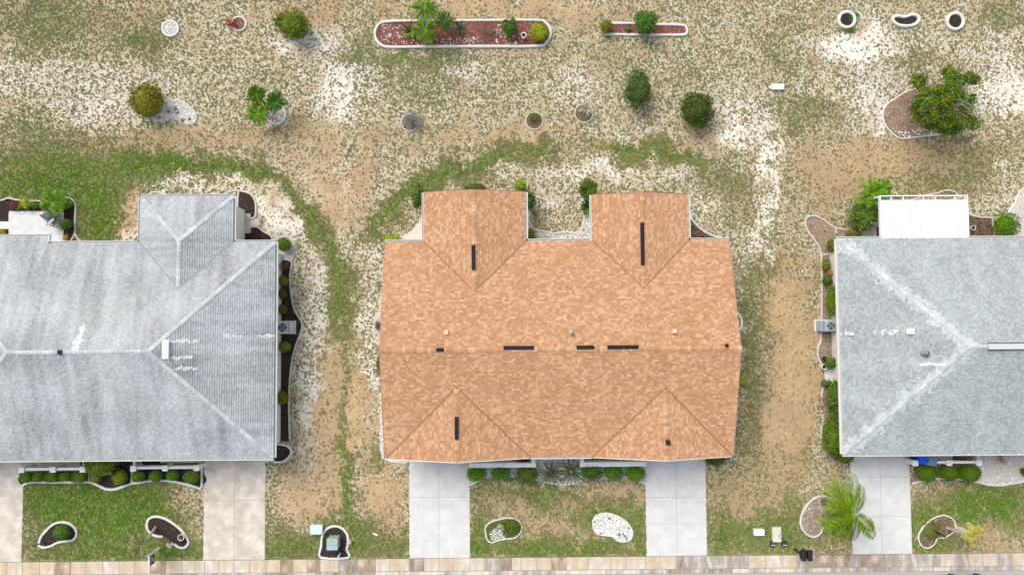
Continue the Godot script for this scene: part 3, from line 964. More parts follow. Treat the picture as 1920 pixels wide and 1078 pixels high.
func build_pale_house() -> void:
	var h := thing("hip_roof_house", "house with pale grey-green shingle hip roof and a flat white patio cover", "house", Vector3.ZERO)
	var tab := pale_tab
	var xl := 19.15; var xr := 39.0; var zb := -4.46; var zf := 7.86
	var hd := (zf - zb) * 0.5; var zm := (zf + zb) * 0.5; var rise := hd * PITCH
	var yv := EAVE + rise - 0.5
	for e in [[1590, 626, 1616, 626, 0.09], [1655, 622, 1700, 621, 0.10], [1672, 627, 1690, 625, 0.09], [1735, 684, 1768, 682, 0.16]]:
		grey_streaks.append([at(e[2], e[3], yv), at(e[0], e[1], yv), e[4]])
	hip_house(h, xl, xr, zb, zf, tab)
	var cap := cap_tab
	for e in [[V(xl + hd, zm, rise), V(xr - hd, zm, rise), PITCH], [V(xl, zb), V(xl + hd, zm, rise), 0.236], [V(xl, zf), V(xl + hd, zm, rise), 0.236], [V(xr, zb), V(xr - hd, zm, rise), 0.236], [V(xr, zf), V(xr - hd, zm, rise), 0.236]]:
		caps(h, e[0], e[1], e[2], cap, 0.11)
	# metal ridge strip with dark seams, starting a little way along the ridge
	var rs := MB.new()
	rs.bar(V(xl + hd + 0.9, zm, rise + 0.06), V(xr - hd, zm, rise + 0.06), 0.30, 0.05)
	part("ridge_vent", rs, mat(L(0.50, 0.52, 0.53), 0.6), h)
	for s in [-1.0, 1.0]:
		board(h, "ridge_seam", V(xl + hd + 0.9, zm + s * 0.18, rise + 0.03), V(xr - hd, zm + s * 0.18, rise + 0.03), 0.05, M.dark_metal)
	walls(h, xl + 0.72, xr - 0.45, zb + 0.45, zf - 0.45, EAVE - 0.1)
	eave(h, V(xl, zf), V(xr, zf), Vector3.BACK, M.fascia, M.grey_metal)
	eave(h, V(xl, zb), V(xl, zf), Vector3.LEFT, M.fascia, M.fascia)
	eave(h, V(xl, zb), V(at(1652, 446, EAVE).x, zb), Vector3.FORWARD, M.fascia, M.grey_metal)
	eave(h, V(at(1820, 446, EAVE).x, zb), V(xr, zb), Vector3.FORWARD, M.fascia, M.grey_metal)
	garage_door(h, 20.6, 23.6, zf - 0.45)
	window(h, Vector3(25.6, 1.4, zf - 0.45), 1.4, 1.3, Vector3.BACK)
	window(h, Vector3(29.4, 1.4, zf - 0.45), 1.4, 1.3, Vector3.BACK)
	for i in 15:
		var st := MB.new()
		var gx := xl + 0.4 + i * 0.97
		st.bx(gx - 0.03, gx + 0.03, EAVE - 0.028, EAVE - 0.012, zf, zf + 0.13)
		part("gutter_strap", st, M.white, h)
	for e in [[1712, 621, 0.36], [1617, 627, 0.2]]:
		var p := at(e[0], e[1], EAVE + 1.4); p.y = EAVE + (p.x - xl) * PITCH
		box_vent(h, p, Vector3(e[2], 0.16, e[2] * 0.8), M.white)
	var q := at(1740, 663, EAVE + 1.6); q.y = EAVE + (q.x - xl) * PITCH
	pipe_vent(h, q, 0.12, 0.2, M.grey_metal)
	# patio cover: pan panels on rafters, an open strip at the far edge, posts and beam
	var yc := 2.45
	var x0 := at(1651, 400, yc).x; var x1 := at(1817, 400, yc).x
	var z0 := at(1735, 366, yc).z; var z1 := zb + 0.1
	var cover := MB.new()
	cover.bx(x0, x1, yc - 0.16, yc + 0.03, z0, z0 + 0.06)
	cover.bx(x0, x0 + 0.06, yc - 0.16, yc + 0.03, z0 + 0.06, z1); cover.bx(x1 - 0.06, x1, yc - 0.16, yc + 0.03, z0 + 0.06, z1)
	for x in [x0, x0 + 2.6, x1 - 0.1]: cover.bx(x, x + 0.1, 0.0, yc - 0.16, z0, z0 + 0.1)
	var pc := part("patio_cover", cover, M.white, h)
	for i in 6:
		var r := MB.new()
		var x: float = x0 + (x1 - x0) * [0.135, 0.27, 0.50, 0.635, 0.855, 0.97][i]
		r.bx(x - 0.03, x + 0.03, yc - 0.12, yc - 0.01, z0 + 0.06, z1 - 0.1)
		part("rafter", r, M.white, pc)
	for i in 9:
		var p := MB.new()
		var a := x0 + 0.07 + (x1 - x0 - 0.14) * i / 9.0; var b := x0 + 0.07 + (x1 - x0 - 0.14) * (i + 1) / 9.0
		p.box(Transform3D(Basis(Vector3.RIGHT, 0.012), Vector3((a + b) * 0.5, yc + 0.035, (z0 + 0.28 + z1) * 0.5)), Vector3(b - a - 0.012, 0.03, z1 - z0 - 0.28), Color.WHITE, 0.006)
		p.bx(a, a + 0.025, yc + 0.03, yc + 0.075, z0 + 0.28, z1 - 0.05)
		part("panel", p, M.panel, pc)
	var fl := MB.new()
	fl.bx(x0 + 0.1, x1 - 0.1, -0.02, 0.06, z0 + 0.1, zb + 0.45)
	part("patio_floor", fl, M.patio, h)
	keep_off([Vector3(x0, 0, z0), Vector3(x1, 0, z0), Vector3(x1, 0, zb + 0.5), Vector3(x0, 0, zb + 0.5)])

# ------------------------------------------------------------------ ground
const GX0 := -36.0
const GZ0 := -24.0
const GW := 72.0
const GD := 42.0
const CX := 181
const CZ := 106
var fG := PackedFloat32Array()
var fT := PackedFloat32Array()
var fS := PackedFloat32Array()

func blob(px: float, py: float, rx: float, ry: float, g: float, t: float, s: float) -> void:
	var c := at(px, py)
	var k := CAM_H / FOCAL
	var ax := rx * k; var az := ry * k
	var i0 := int(clampf((c.x - ax * 2.2 - GX0) / 0.4, 0, CX - 1)); var i1 := int(clampf((c.x + ax * 2.2 - GX0) / 0.4 + 1, 0, CX - 1))
	var j0 := int(clampf((c.z - az * 2.2 - GZ0) / 0.4, 0, CZ - 1)); var j1 := int(clampf((c.z + az * 2.2 - GZ0) / 0.4 + 1, 0, CZ - 1))
	for j in range(j0, j1 + 1):
		for i in range(i0, i1 + 1):
			var dx := (GX0 + i * 0.4 - c.x) / ax; var dz := (GZ0 + j * 0.4 - c.z) / az
			var w := exp(-(dx * dx + dz * dz) * 0.9)
			fG[j * CX + i] += g * w; fT[j * CX + i] += t * w; fS[j * CX + i] += s * w

func run(path: Array, r: float, g: float, t: float, s: float) -> void:
	for i in path.size() - 1:
		var a := Vector2(path[i][0], path[i][1]); var b := Vector2(path[i + 1][0], path[i + 1][1])
		var n := int(maxf(1, a.distance_to(b) / (r * 0.9)))
		for k in n:
			var p := a.lerp(b, (k + 0.5) / n)
			blob(p.x, p.y, r, r, g * 0.62, t * 0.62, s * 0.62)

func paint_fields() -> void:
	fG.resize(CX * CZ); fT.resize(CX * CZ); fS.resize(CX * CZ)
	fG.fill(0.51); fT.fill(0.18); fS.fill(0.36)
	# green, dead and bare ground as it lies
	for b in [
		[90, 40, 100, 60, 0.22, -0.1, -0.1], [270, 75, 50, 30, 0.3, 0, -0.2], [70, 240, 90, 40, 0.15, 0, 0.0], [220, 15, 90, 20, 0.0, 0.35, -0.2],
		[190, 165, 150, 60, -0.05, -0.1, 0.30], [180, 205, 60, 30, -0.1, -0.1, 0.25], [40, 140, 60, 40, -0.05, -0.1, 0.25], [420, 60, 90, 40, -0.05, 0.1, 0.05],
		[640, 165, 45, 40, -0.2, -0.2, 0.80], [585, 75, 45, 35, -0.2, -0.2, 0.72], [545, 85, 30, 14, -0.2, -0.2, 0.4], [690, 115, 30, 20, -0.1, -0.2, 0.65], [640, 205, 25, 30, -0.1, -0.2, 0.65],
		[870, 133, 26, 15, -0.2, -0.2, 0.6], [780, 150, 130, 50, 0.1, -0.15, 0.12], [600, 20, 90, 25, -0.1, 0.45, -0.3], [900, 12, 160, 22, -0.25, 0.65, -0.4], [1080, 20, 90, 25, -0.2, 0.5, -0.2],
		[540, 120, 80, 30, -0.05, 0.25, 0.0], [660, 90, 40, 30, 0.2, 0.0, -0.1], [760, 105, 80, 12, 0.35, -0.1, -0.1], [1110, 105, 110, 30, -0.05, 0.3, -0.2],
		[1290, 130, 90, 50, 0.05, 0.0, 0.1], [1400, 215, 50, 45, -0.1, -0.3, 0.80], [1385, 245, 30, 20, -0.1, -0.2, 0.4], [1080, 160, 50, 40, -0.1, -0.1, 0.3], [1190, 250, 40, 14, -0.1, -0.1, 0.3],
		[1480, 90, 60, 60, 0.1, 0.0, -0.05], [1590, 88, 75, 22, -0.35, -0.4, 1.30], [1630, 55, 30, 30, -0.2, -0.3, 0.5], [1800, 90, 110, 40, -0.05, -0.1, 0.2], [1900, 110, 40, 50, -0.1, -0.1, 0.25],
		[1640, 170, 50, 50, -0.1, -0.2, 0.58], [1640, 235, 20, 25, -0.2, -0.2, 0.5], [1870, 175, 50, 35, -0.2, -0.3, 0.94], [1910, 170, 25, 25, -0.2, -0.2, 0.5], [1720, 110, 60, 20, 0.15, 0.2, -0.2],
		[1780, 15, 90, 14, -0.1, 0.4, 0.0], [1880, 30, 50, 30, 0.2, 0, -0.1], [1500, 215, 70, 35, 0.15, 0.1, -0.15], [1560, 180, 60, 20, 0.1, 0.1, -0.1],
		[300, 255, 120, 20, -0.1, 0.55, -0.35], [560, 250, 160, 26, -0.1, 0.45, -0.1], [600, 215, 60, 40, -0.05, 0.25, 0.2], [620, 330, 80, 60, -0.2, 0.5, -0.1], [640, 400, 50, 50, -0.2, 0.4, 0.05],
		[880, 250, 140, 25, -0.15, 0.45, -0.2], [1040, 245, 70, 16, -0.2, 0.5, -0.2], [1350, 258, 60, 16, -0.25, 0.6, -0.2], [1160, 270, 120, 16, 0.1, 0.2, -0.2],
		[1650, 300, 150, 40, -0.2, 0.65, -0.4], [1560, 340, 70, 50, -0.1, 0.5, -0.3], [1850, 300, 70, 30, 0.15, 0.25, -0.3], [1760, 340, 60, 25, 0.2, 0.15, -0.3], [1880, 390, 40, 30, -0.1, 0.0, 0.25], [1890, 310, 26, 16, -0.2, -0.2, 0.5],
		[100, 345, 170, 45, 0.75, -0.1, -0.55], [190, 420, 45, 40, 0.7, -0.1, -0.5], [245, 390, 22, 40, -0.6, 0.7, -0.1], [150, 290, 160, 26, 0.1, 0.35, -0.3], [235, 437, 25, 12, -0.5, 0.2, 0.4],
		[330, 345, 60, 18, -0.3, 0.1, 0.5], [440, 350, 60, 14, -0.2, 0.1, 0.4], [510, 385, 25, 40, -0.3, 0.15, 0.3], [545, 430, 25, 22, -0.28, -0.2, 0.82], [510, 410, 25, 25, -0.2, 0, 0.4],
		[1060, 320, 60, 22, -0.1, 0.0, 0.35], [1150, 320, 60, 14, -0.25, 0, 0.5], [1260, 325, 40, 14, -0.2, 0.0, 0.45], [1030, 380, 32, 32, -0.1, 0.0, 0.35], [1060, 410, 26, 24, -0.1, 0.4, 0.0], [1320, 380, 26, 30, -0.1, 0.0, 0.4], [920, 330, 60, 20, 0.15, 0.2, 0.0], [950, 325, 22, 12, -0.2, 0, 0.4],
		[1350, 340, 60, 26, 0.2, 0.15, -0.2], [1400, 400, 40, 40, 0.1, 0.15, -0.1],
		[585, 520, 26, 60, -0.08, -0.15, 0.49], [590, 590, 26, 50, -0.08, -0.2, 0.60], [575, 680, 26, 60, -0.08, -0.2, 0.54], [570, 760, 20, 60, -0.2, -0.15, 0.4], [690, 560, 20, 80, -0.03, -0.1, 0.43], [690, 660, 14, 70, -0.08, -0.2, 0.49], [705, 740, 10, 90, -0.1, -0.1, 0.35], [700, 470, 14, 30, -0.1, 0, 0.3],
		[640, 690, 34, 80, -0.24, 0.8, -0.55], [620, 780, 34, 60, -0.35, 0.75, -0.5], [670, 790, 22, 60, -0.3, 0.5, -0.2], [560, 840, 24, 40, -0.1, 0.1, 0.15],
		[570, 930, 55, 50, -0.35, 0.75, -0.45], [720, 920, 40, 60, -0.35, 0.75, -0.4], [545, 900, 26, 24, 0.0, 0.2, 0.2], [510, 960, 12, 60, 0.2, 0, 0.1], [620, 1025, 130, 24, 0.45, 0.0, -0.5], [650, 985, 50, 20, 0.5, -0.1, -0.4], [540, 1025, 40, 20, 0.1, 0.2, -0.2], [735, 1015, 26, 30, 0.1, 0.4, -0.3], [700, 860, 20, 14, 0.45, 0.0, -0.2],
		[1478, 640, 30, 130, -0.28, 0.9, -0.7], [1465, 560, 32, 50, -0.15, 0.55, -0.5], [1440, 510, 26, 40, 0.2, 0.2, -0.3], [1470, 790, 45, 60, -0.35, 0.85, -0.6], [1520, 700, 20, 120, -0.25, 0.7, -0.4], [1412, 640, 20, 120, 0.22, 0.2, -0.25], [1405, 560, 16, 60, 0.0, -0.1, 0.3], [1410, 800, 22, 60, 0.2, 0.2, -0.2], [1400, 450, 22, 40, 0.0, 0.0, 0.2],
		[1400, 930, 60, 40, -0.2, 0.6, -0.5], [1470, 880, 50, 30, -0.1, 0.55, -0.5], [1450, 1000, 100, 34, 0.4, 0.15, -0.6], [1500, 850, 26, 16, 0.35, 0, -0.2], [1560, 1010, 40, 22, -0.1, 0.5, -0.5], [1350, 1000, 24, 40, 0.35, 0.1, -0.4], [1540, 900, 40, 18, -0.1, 0.3, 0.1], [1480, 940, 14, 40, 0.2, 0.1, -0.2],
		[120, 940, 90, 40, 0.7, -0.1, -0.6], [200, 950, 60, 60, 0.85, -0.15, -0.6], [300, 960, 30, 40, 0.55, 0.0, -0.3], [250, 960, 22, 40, 0.2, 0, 0.15], [340, 935, 36, 22, -0.25, 0.6, -0.1], [355, 980, 22, 40, -0.05, 0.35, 0.05], [200, 1035, 170, 16, 0.45, 0.1, -0.5], [210, 1020, 60, 12, -0.3, 0.35, 0.0], [60, 930, 20, 30, 0.1, 0.2, 0.0], [330, 1035, 50, 14, 0.3, 0.2, -0.4],
		[960, 960, 50, 40, -0.25, 0.55, -0.4], [1080, 940, 60, 30, -0.1, 0.4, -0.4], [1060, 990, 50, 26, -0.25, 0.6, -0.4], [1170, 920, 40, 22, -0.3, 0.6, -0.3], [930, 920, 50, 18, 0.1, 0.35, -0.4], [1010, 925, 40, 22, 0.4, 0.0, -0.5], [1110, 960, 26, 20, 0.4, 0, -0.4], [1040, 1030, 170, 14, 0.6, -0.1, -0.6], [895, 1010, 16, 40, 0.5, -0.1, -0.5], [1200, 980, 12, 50, 0.4, 0, -0.4], [1150, 960, 40, 16, 0.4, 0, -0.4],
		[210, 975, 150, 60, 0.25, -0.05, -0.2], [1045, 970, 150, 55, 0.16, -0.05, -0.2], [1815, 970, 110, 55, 0.22, -0.1, -0.2], [1460, 960, 120, 60, 0.10, 0, -0.1],
		[1860, 940, 60, 30, 0.75, -0.1, -0.6], [1750, 930, 40, 24, -0.1, 0.5, -0.4], [1770, 960, 60, 14, 0.45, 0.05, -0.5], [1870, 1005, 50, 22, -0.3, 0.65, -0.5], [1740, 1025, 40, 14, 0.5, 0.0, -0.5], [1900, 970, 30, 16, 0.1, 0.1, 0.1], [1725, 990, 14, 30, 0.35, 0.1, -0.3]]:
		blob(b[0], b[1], b[2], b[3], b[4], b[5], b[6])
	run([[230, 305], [330, 308], [420, 308], [490, 320], [540, 355], [575, 395], [600, 430], [625, 470]], 15.0, 0.55, -0.05, -0.35)
	run([[625, 470], [640, 520], [645, 560], [640, 610]], 16.0, 0.45, 0.1, -0.4)
	run([[640, 610], [642, 660], [645, 720]], 12.0, 0.38, -0.15, -0.2)
	run([[690, 440], [720, 400], [770, 355], [840, 320], [900, 300]], 16.0, 0.45, 0.0, -0.3)
	run([[900, 300], [960, 285], [1040, 278]], 12.0, 0.4, 0.0, -0.3)
	run([[1130, 280], [1220, 285], [1330, 295]], 14.0, 0.4, 0.0, -0.3)
	run([[1445, 250], [1435, 300], [1445, 350], [1430, 420], [1415, 480]], 14.0, -0.2, -0.3, 0.85)
	run([[645, 720], [640, 800], [648, 860], [655, 960]], 12.0, 0.5, -0.1, -0.3)
	run([[1510, 150], [1640, 200]], 16.0, -0.1, -0.1, 0.2)

func field(f: PackedFloat32Array, x: float, z: float) -> float:
	var u := clampf((x - GX0) / 0.4, 0.0, CX - 1.001); var w := clampf((z - GZ0) / 0.4, 0.0, CZ - 1.001)
	var i := int(u); var j := int(w); u -= i; w -= j
	var k := j * CX + i
	return lerpf(lerpf(f[k], f[k + 1], u), lerpf(f[k + CX], f[k + CX + 1], u), w)

func bytes(w: int, h: int, freq: float, seed_: int, oct: int, kind := FastNoiseLite.TYPE_SIMPLEX_SMOOTH) -> PackedByteArray:
	var f := FastNoiseLite.new()
	f.seed = seed_; f.frequency = freq; f.fractal_octaves = oct; f.noise_type = kind
	var im := f.get_image(w, h)
	im.convert(Image.FORMAT_L8)
	return im.get_data()

const TW := 2048
const TH := 1195
var cover_map := PackedByteArray()

func build_ground() -> void:
	paint_fields()
	var n1 := bytes(TW, TH, 0.235, 7, 2)       # clump to clump, about a hand's width
	var n2 := bytes(TW, TH, 0.016, 8, 5)       # a stride
	var n3 := bytes(TW, TH, 0.40, 9, 2)        # blade scale
	var n4 := bytes(TW, TH, 0.07, 10, 3)
	var n5 := bytes(TW, TH, 0.016, 18, 4)
	var out := PackedByteArray()
	out.resize(TW * TH * 3)
	cover_map.resize(TW * TH)
	var lut := PackedByteArray()
	lut.resize(1025)
	for i in 1025:
		lut[i] = int(255.0 * Color(i / 1024.0, 0, 0).linear_to_srgb().r)
	var k := 0
	for j in TH:
		var z := GZ0 + (j + 0.5) * GD / TH
		for i in TW:
			# edges of the patches wander with the noise
			var a1 := n1[k] / 255.0 - 0.5; var a2 := n2[k] / 255.0 - 0.5
			var a3 := n3[k] / 255.0 - 0.5; var a4 := n4[k] / 255.0 - 0.5
			var ux := clampf((i + 0.5) * GW / TW / 0.4 + a2 * 4.5 + a4 * 2.5, 0.0, CX - 1.001)
			var ii := int(ux); ux -= ii
			var wz := clampf((z - GZ0) / 0.4 + (n5[k] / 255.0 - 0.5) * 4.5 + a4 * 2.0, 0.0, CZ - 1.001)
			var jj := int(wz); wz -= jj
			var b := jj * CX + ii
			var w00 := (1.0 - ux) * (1.0 - wz); var w10 := ux * (1.0 - wz); var w01 := (1.0 - ux) * wz; var w11 := ux * wz
			var g := fG[b] * w00 + fG[b + 1] * w10 + fG[b + CX] * w01 + fG[b + CX + 1] * w11
			var t := fT[b] * w00 + fT[b + 1] * w10 + fT[b + CX] * w01 + fT[b + CX + 1] * w11
			var s := fS[b] * w00 + fS[b + 1] * w10 + fS[b + CX] * w01 + fS[b + CX + 1] * w11
			# bare sand against dead thatch
			var sand := smoothstep(-0.42, 0.52, (s - t) * 0.85 + a1 * 1.15 + a3 * 0.50 + a2 * 0.75)
			# living grass: clumps
			var cov := smoothstep(-0.12, 0.26, (g - 0.47) * (1.7 if g > 0.55 else 0.9) + (a3 * 0.75 - a1 * 1.15 + a4 * 0.50 + a2 * 0.35) * clampf(g * 2.3, 0.6, 1.0))
			cover_map[k] = int(cov * 255.0)
			var lush := clampf((g - 0.5 + a2 * 0.35) * 1.5, 0.0, 1.0)
			var v := 1.0 + a3 * 0.55 + a4 * 0.32 + a2 * 0.28
			var bare := clampf(s * 1.25 - 0.05 + a2 * 0.6, 0.0, 1.0)
			var r := lerpf(0.435, 0.545 + 0.14 * bare, sand) * v; var gg := lerpf(0.308, 0.475 + 0.165 * bare, sand) * v; var bb := lerpf(0.182, 0.370 + 0.195 * bare, sand) * v
			var gr := lerpf(0.205, 0.112 + a4 * 0.05, lush) * v; var gg2 := lerpf(0.190, 0.178, lush) * v; var gb := lerpf(0.092, 0.030, lush) * v
			var cc := cov * (0.80 + 0.2 * lush)
			r = lerpf(r, gr, cc); gg = lerpf(gg, gg2, cc); bb = lerpf(bb, gb, cc)
			out[k * 3] = lut[int(clampf(r, 0, 1) * 1024.0)]
			out[k * 3 + 1] = lut[int(clampf(gg, 0, 1) * 1024.0)]
			out[k * 3 + 2] = lut[int(clampf(bb, 0, 1) * 1024.0)]
			k += 1
	var im := Image.create_from_data(TW, TH, false, Image.FORMAT_RGB8, out)
	im.generate_mipmaps()
	var tex := ImageTexture.create_from_image(im)
	var m := StandardMaterial3D.new()
	m.albedo_texture = tex
	m.roughness = 0.97
	m.metallic_specular = 0.2
	var a := []
	a.resize(Mesh.ARRAY_MAX)
	var x0 := GX0; var x1 := GX0 + GW; var z0 := GZ0; var z1 := 14.34
	var tv := (z1 - GZ0) / GD
	a[Mesh.ARRAY_VERTEX] = PackedVector3Array([Vector3(x0, 0, z0), Vector3(x1, 0, z0), Vector3(x1, 0, z1), Vector3(x0, 0, z0), Vector3(x1, 0, z1), Vector3(x0, 0, z1)])
	a[Mesh.ARRAY_NORMAL] = PackedVector3Array([Vector3.UP, Vector3.UP, Vector3.UP, Vector3.UP, Vector3.UP, Vector3.UP])
	a[Mesh.ARRAY_TEX_UV] = PackedVector2Array([Vector2(0, 0), Vector2(1, 0), Vector2(1, tv), Vector2(0, 0), Vector2(1, tv), Vector2(0, tv)])
	var am := ArrayMesh.new()
	am.add_surface_from_arrays(Mesh.PRIMITIVE_TRIANGLES, a)
	var o := MeshInstance3D.new()
	o.name = "lawn"; o.mesh = am; o.material_override = m
	o.set_meta("kind", "structure")
	add_child(o)
	var far := MB.new()
	far.quad_out(Vector3(-160, -0.03, -160), Vector3(160, -0.03, -160), Vector3(160, -0.03, 160), Vector3(-160, -0.03, 160), Vector3.UP, Color.WHITE)
	structure("ground", far, mat(L(0.34, 0.29, 0.17), 0.97, noise_image(512, 0.05, 17, 4, 0.5, 1.0), 9.0))

func build_grass() -> void:
	# a tuft: blades leaning out from one foot
	var tm := MB.new()
	var r2 := RandomNumberGenerator.new(); r2.seed = 5
	for i in 7:
		var az := TAU * i / 7.0 + r2.randf()
		var d := Vector3(cos(az), 0, sin(az)); var s := Vector3(-d.z, 0, d.x) * 0.012
		var l := r2.randf_range(0.05, 0.10)
		var m := d * l * 0.55 + Vector3.UP * r2.randf_range(0.03, 0.05)
		var k := r2.randf_range(0.8, 1.2)
		tm.quad(Vector3.ZERO - s * 0.6, s * 0.6, m + s, m - s, Color(k, k, k))
		tm.tri(m - s, m + s, d * l + Vector3.UP * 0.022, Color(k, k, k))
	var mesh := tm.mesh()
	var xf: Array[Transform3D] = []
	var cols: Array[Color] = []
	var tries := 330000
	var g := RandomNumberGenerator.new(); g.seed = 77
	for i in tries:
		var x := g.randf_range(-33.5, 34.5); var z := g.randf_range(-21.5, 14.25)
		var ix := int((x - GX0) / GW * TW); var iz := int((z - GZ0) / GD * TH)
		var cov := cover_map[iz * TW + ix] / 255.0
		var u := g.randf()
		var sc := g.randf_range(0.6, 1.15); var yaw := g.randf() * TAU; var tn := g.randf(); var kk := g.randf_range(0.75, 1.25)
		var straw := false
		if cov < 0.45:
			if u > 0.16: continue
			straw = true
		elif u > 0.25 + cov * 0.6: continue
		if blocked(x, z): continue
		var gf := field(fG, x, z)
		var c: Color
		if straw:
			c = Color(0.46, 0.34, 0.20)
			if tn < 0.4: c = Color(0.29, 0.23, 0.12)
		else:
			var lush := clampf((gf - 0.45) * 1.6 + (tn - 0.5) * 0.5, 0.0, 1.0)
			c = Color(0.245, 0.22, 0.10).lerp(Color(0.115, 0.195, 0.024), lush)
			if tn > 0.86: c = Color(0.40, 0.33, 0.16)
		xf.append(Transform3D(Basis(Vector3.UP, yaw).scaled(Vector3(sc, sc * (0.5 if straw else 1.0), sc)), Vector3(x, 0, z)))
		cols.append(c * kk)
	var mm := MultiMesh.new()
	mm.transform_format = MultiMesh.TRANSFORM_3D
	mm.use_colors = true
	mm.mesh = mesh
	mm.instance_count = xf.size()
	for i in xf.size():
		mm.set_instance_transform(i, xf[i])
		mm.set_instance_color(i, cols[i])
	var o := MultiMeshInstance3D.new()
	o.name = "lawn_grass"; o.multimesh = mm; o.material_override = M.grass
	o.set_meta("kind", "stuff")
	tag(o, "patchy green and straw-coloured grass tufts over the sandy lawns", "grass")
	add_child(o)

# ------------------------------------------------------------------ paving
func slab_grid(parent: Node3D, m: Material, xs: Array, zs: Array, y: float, gap := 0.011) -> void:
	for i in xs.size() - 1:
		for j in zs.size() - 1:
			var b := MB.new()
			b.bx(xs[i] + gap * 0.5, xs[i + 1] - gap * 0.5, -0.04, y, zs[j] + gap * 0.5, zs[j + 1] - gap * 0.5, Color.WHITE, 0.012)
			part("slab", b, m, parent)

func driveway(px0: float, px1: float, pmid: Array, ys: Array, m: Material, z0: float) -> void:
	var z1 := 14.36
	var x0 := at(px0, 955).x; var x1 := at(px1, 955).x
	var base := MB.new()
	base.bx(x0 + 0.01, x1 - 0.01, -0.06, 0.022, z0, z1 - 0.01)
	var o := structure("driveway", base, M.joint)
	var xs := [x0]
	for p in pmid: xs.append(at(p, 955).x)
	xs.append(x1)
	var zs := [z0]
	for y in ys: zs.append(at((px0 + px1) * 0.5, y).z)
	zs.append(z1)
	slab_grid(o, m, xs, zs, 0.03)
	keep_off([Vector3(x0, 0, z0), Vector3(x1, 0, z0), Vector3(x1, 0, z1), Vector3(x0, 0, z1)])

func build_street() -> void:
	var base := MB.new()
	base.bx(-60, 60, -0.08, 0.004, 14.38, 15.14)
	var gtr := structure("gutter", base, M.joint)
	var xs: Array = []
	for p in [-60, 12, 41, 73, 102, 132, 161, 192, 222, 252, 281, 310, 340, 365, 383, 410, 438, 468, 498, 525, 549, 576, 600, 634, 670, 704, 731, 767, 795, 823, 850, 881, 909, 937, 960, 978, 1006, 1034, 1062, 1104, 1146, 1175, 1211, 1238, 1269, 1295, 1325, 1365, 1405, 1436, 1466, 1495, 1523, 1560, 1597, 1626, 1653, 1680, 1709, 1737, 1765, 1793, 1818, 1845, 1872, 1900, 1930, 1960, 1990]:
		xs.append(at(p, 1058).x)
	var order := [0, 2, 0, 0, 1, 0, 0, 2, 0, 0, 1, 0, 2, 2, 2, 2, 2, 0, 0, 1, 0, 1, 0, 3, 1, 2, 0, 3, 2, 0, 2, 2, 4, 3, 0, 2, 0, 1, 0, 2, 0, 2, 0, 0, 3, 4, 4, 4, 0, 2, 0, 4, 1, 1, 3, 1, 4, 4, 4, 4, 2, 4, 0, 2, 4, 0, 4, 4]
	for i in xs.size() - 1:
		var b := MB.new()
		b.bx(xs[i] + 0.012, xs[i + 1] - 0.012, -0.05, 0.02, 14.385, 15.12, Color.WHITE, 0.012)
		part("slab", b, M["gutter%d" % order[i % order.size()]], gtr)
	var lip := MB.new()
	lip.bx(-60, 60, -0.06, 0.010, 15.145, 15.40)
	var lp := structure("kerb_lip", lip, M.joint)
	var x := -34.0
	var r := RandomNumberGenerator.new(); r.seed = 4
	while x < 36.0:
		var x1 := x + r.randf_range(0.9, 1.7)
		var b := MB.new()
		b.bx(x + 0.008, x1 - 0.008, -0.05, 0.016, 15.15, 15.39, Color.WHITE, 0.006)
		part("slab", b, M["gutter%d" % [2, 4, 4, 3][r.randi() % 4]], lp)
		x = x1
	var road := MB.new()
	road.bx(-120, 120, -0.08, 0.0, 15.41, 22.5)
	structure("road", road, M.road)

# ------------------------------------------------------------------ single objects
func rail_wall(label: String, posts: Array, y_ref: float, ends: Array) -> Node3D:
	# a low white wall: posts with caps, top rail and slats between.  posts in photograph pixels
	var H := 0.95
	var p := []
	for e in posts: p.append(at(e[0], e[1], H))
	var z := 0.0
	for e in p: z += e.z
	z /= p.size()
	var t := thing("rail_fence", label, "fence", Vector3(p[0].x, 0, z))
	for e in p:
		var b := MB.new()
		var x: float = e.x - p[0].x
		b.bx(x - 0.13, x + 0.13, -0.02, H - 0.06, -0.13, 0.13, Color.WHITE, 0.01)
		b.bx(x - 0.17, x + 0.17, H - 0.06, H, -0.17, 0.17, Color.WHITE, 0.02)
		part("post", b, M.white, t)
	for i in p.size() - 1:
		var x0: float = p[i].x - p[0].x + 0.13; var x1: float = p[i + 1].x - p[0].x - 0.13
		var top := MB.new()
		top.bx(x0, x1, H - 0.2, H - 0.1, -0.10, 0.06, Color.WHITE, 0.01)
		part("rail", top, M.white, t)
		var bot := MB.new()
		bot.bx(x0, x1, 0.06, 0.16, -0.03, 0.12, Color.WHITE, 0.01)
		part("rail", bot, M.white, t)
		var n := int((x1 - x0) / 0.14)
		for k in n:
			var s := MB.new()
			var x := lerpf(x0, x1, (k + 0.5) / n)
			s.bx(x - 0.03, x + 0.03, 0.16, H - 0.2, -0.02, 0.02)
			part("slat", s, M.white, t)
	for e in ends:      # short returns towards the house: [index, length]
		var r := MB.new()
		var x: float = p[e[0]].x - p[0].x
		r.bx(x - 0.05, x + 0.05, H - 0.2, H - 0.08, -0.13 - e[1], -0.13, Color.WHITE, 0.01)
		r.bx(x - 0.05, x + 0.05, 0.06, 0.16, -0.13 - e[1], -0.13, Color.WHITE, 0.01)
		for k in int(e[1] / 0.14):
			r.bx(x - 0.02, x + 0.02, 0.16, H - 0.2, -0.2 - k * 0.14, -0.14 - k * 0.14)
		part("side_rail", r, M.white, t)
	return t

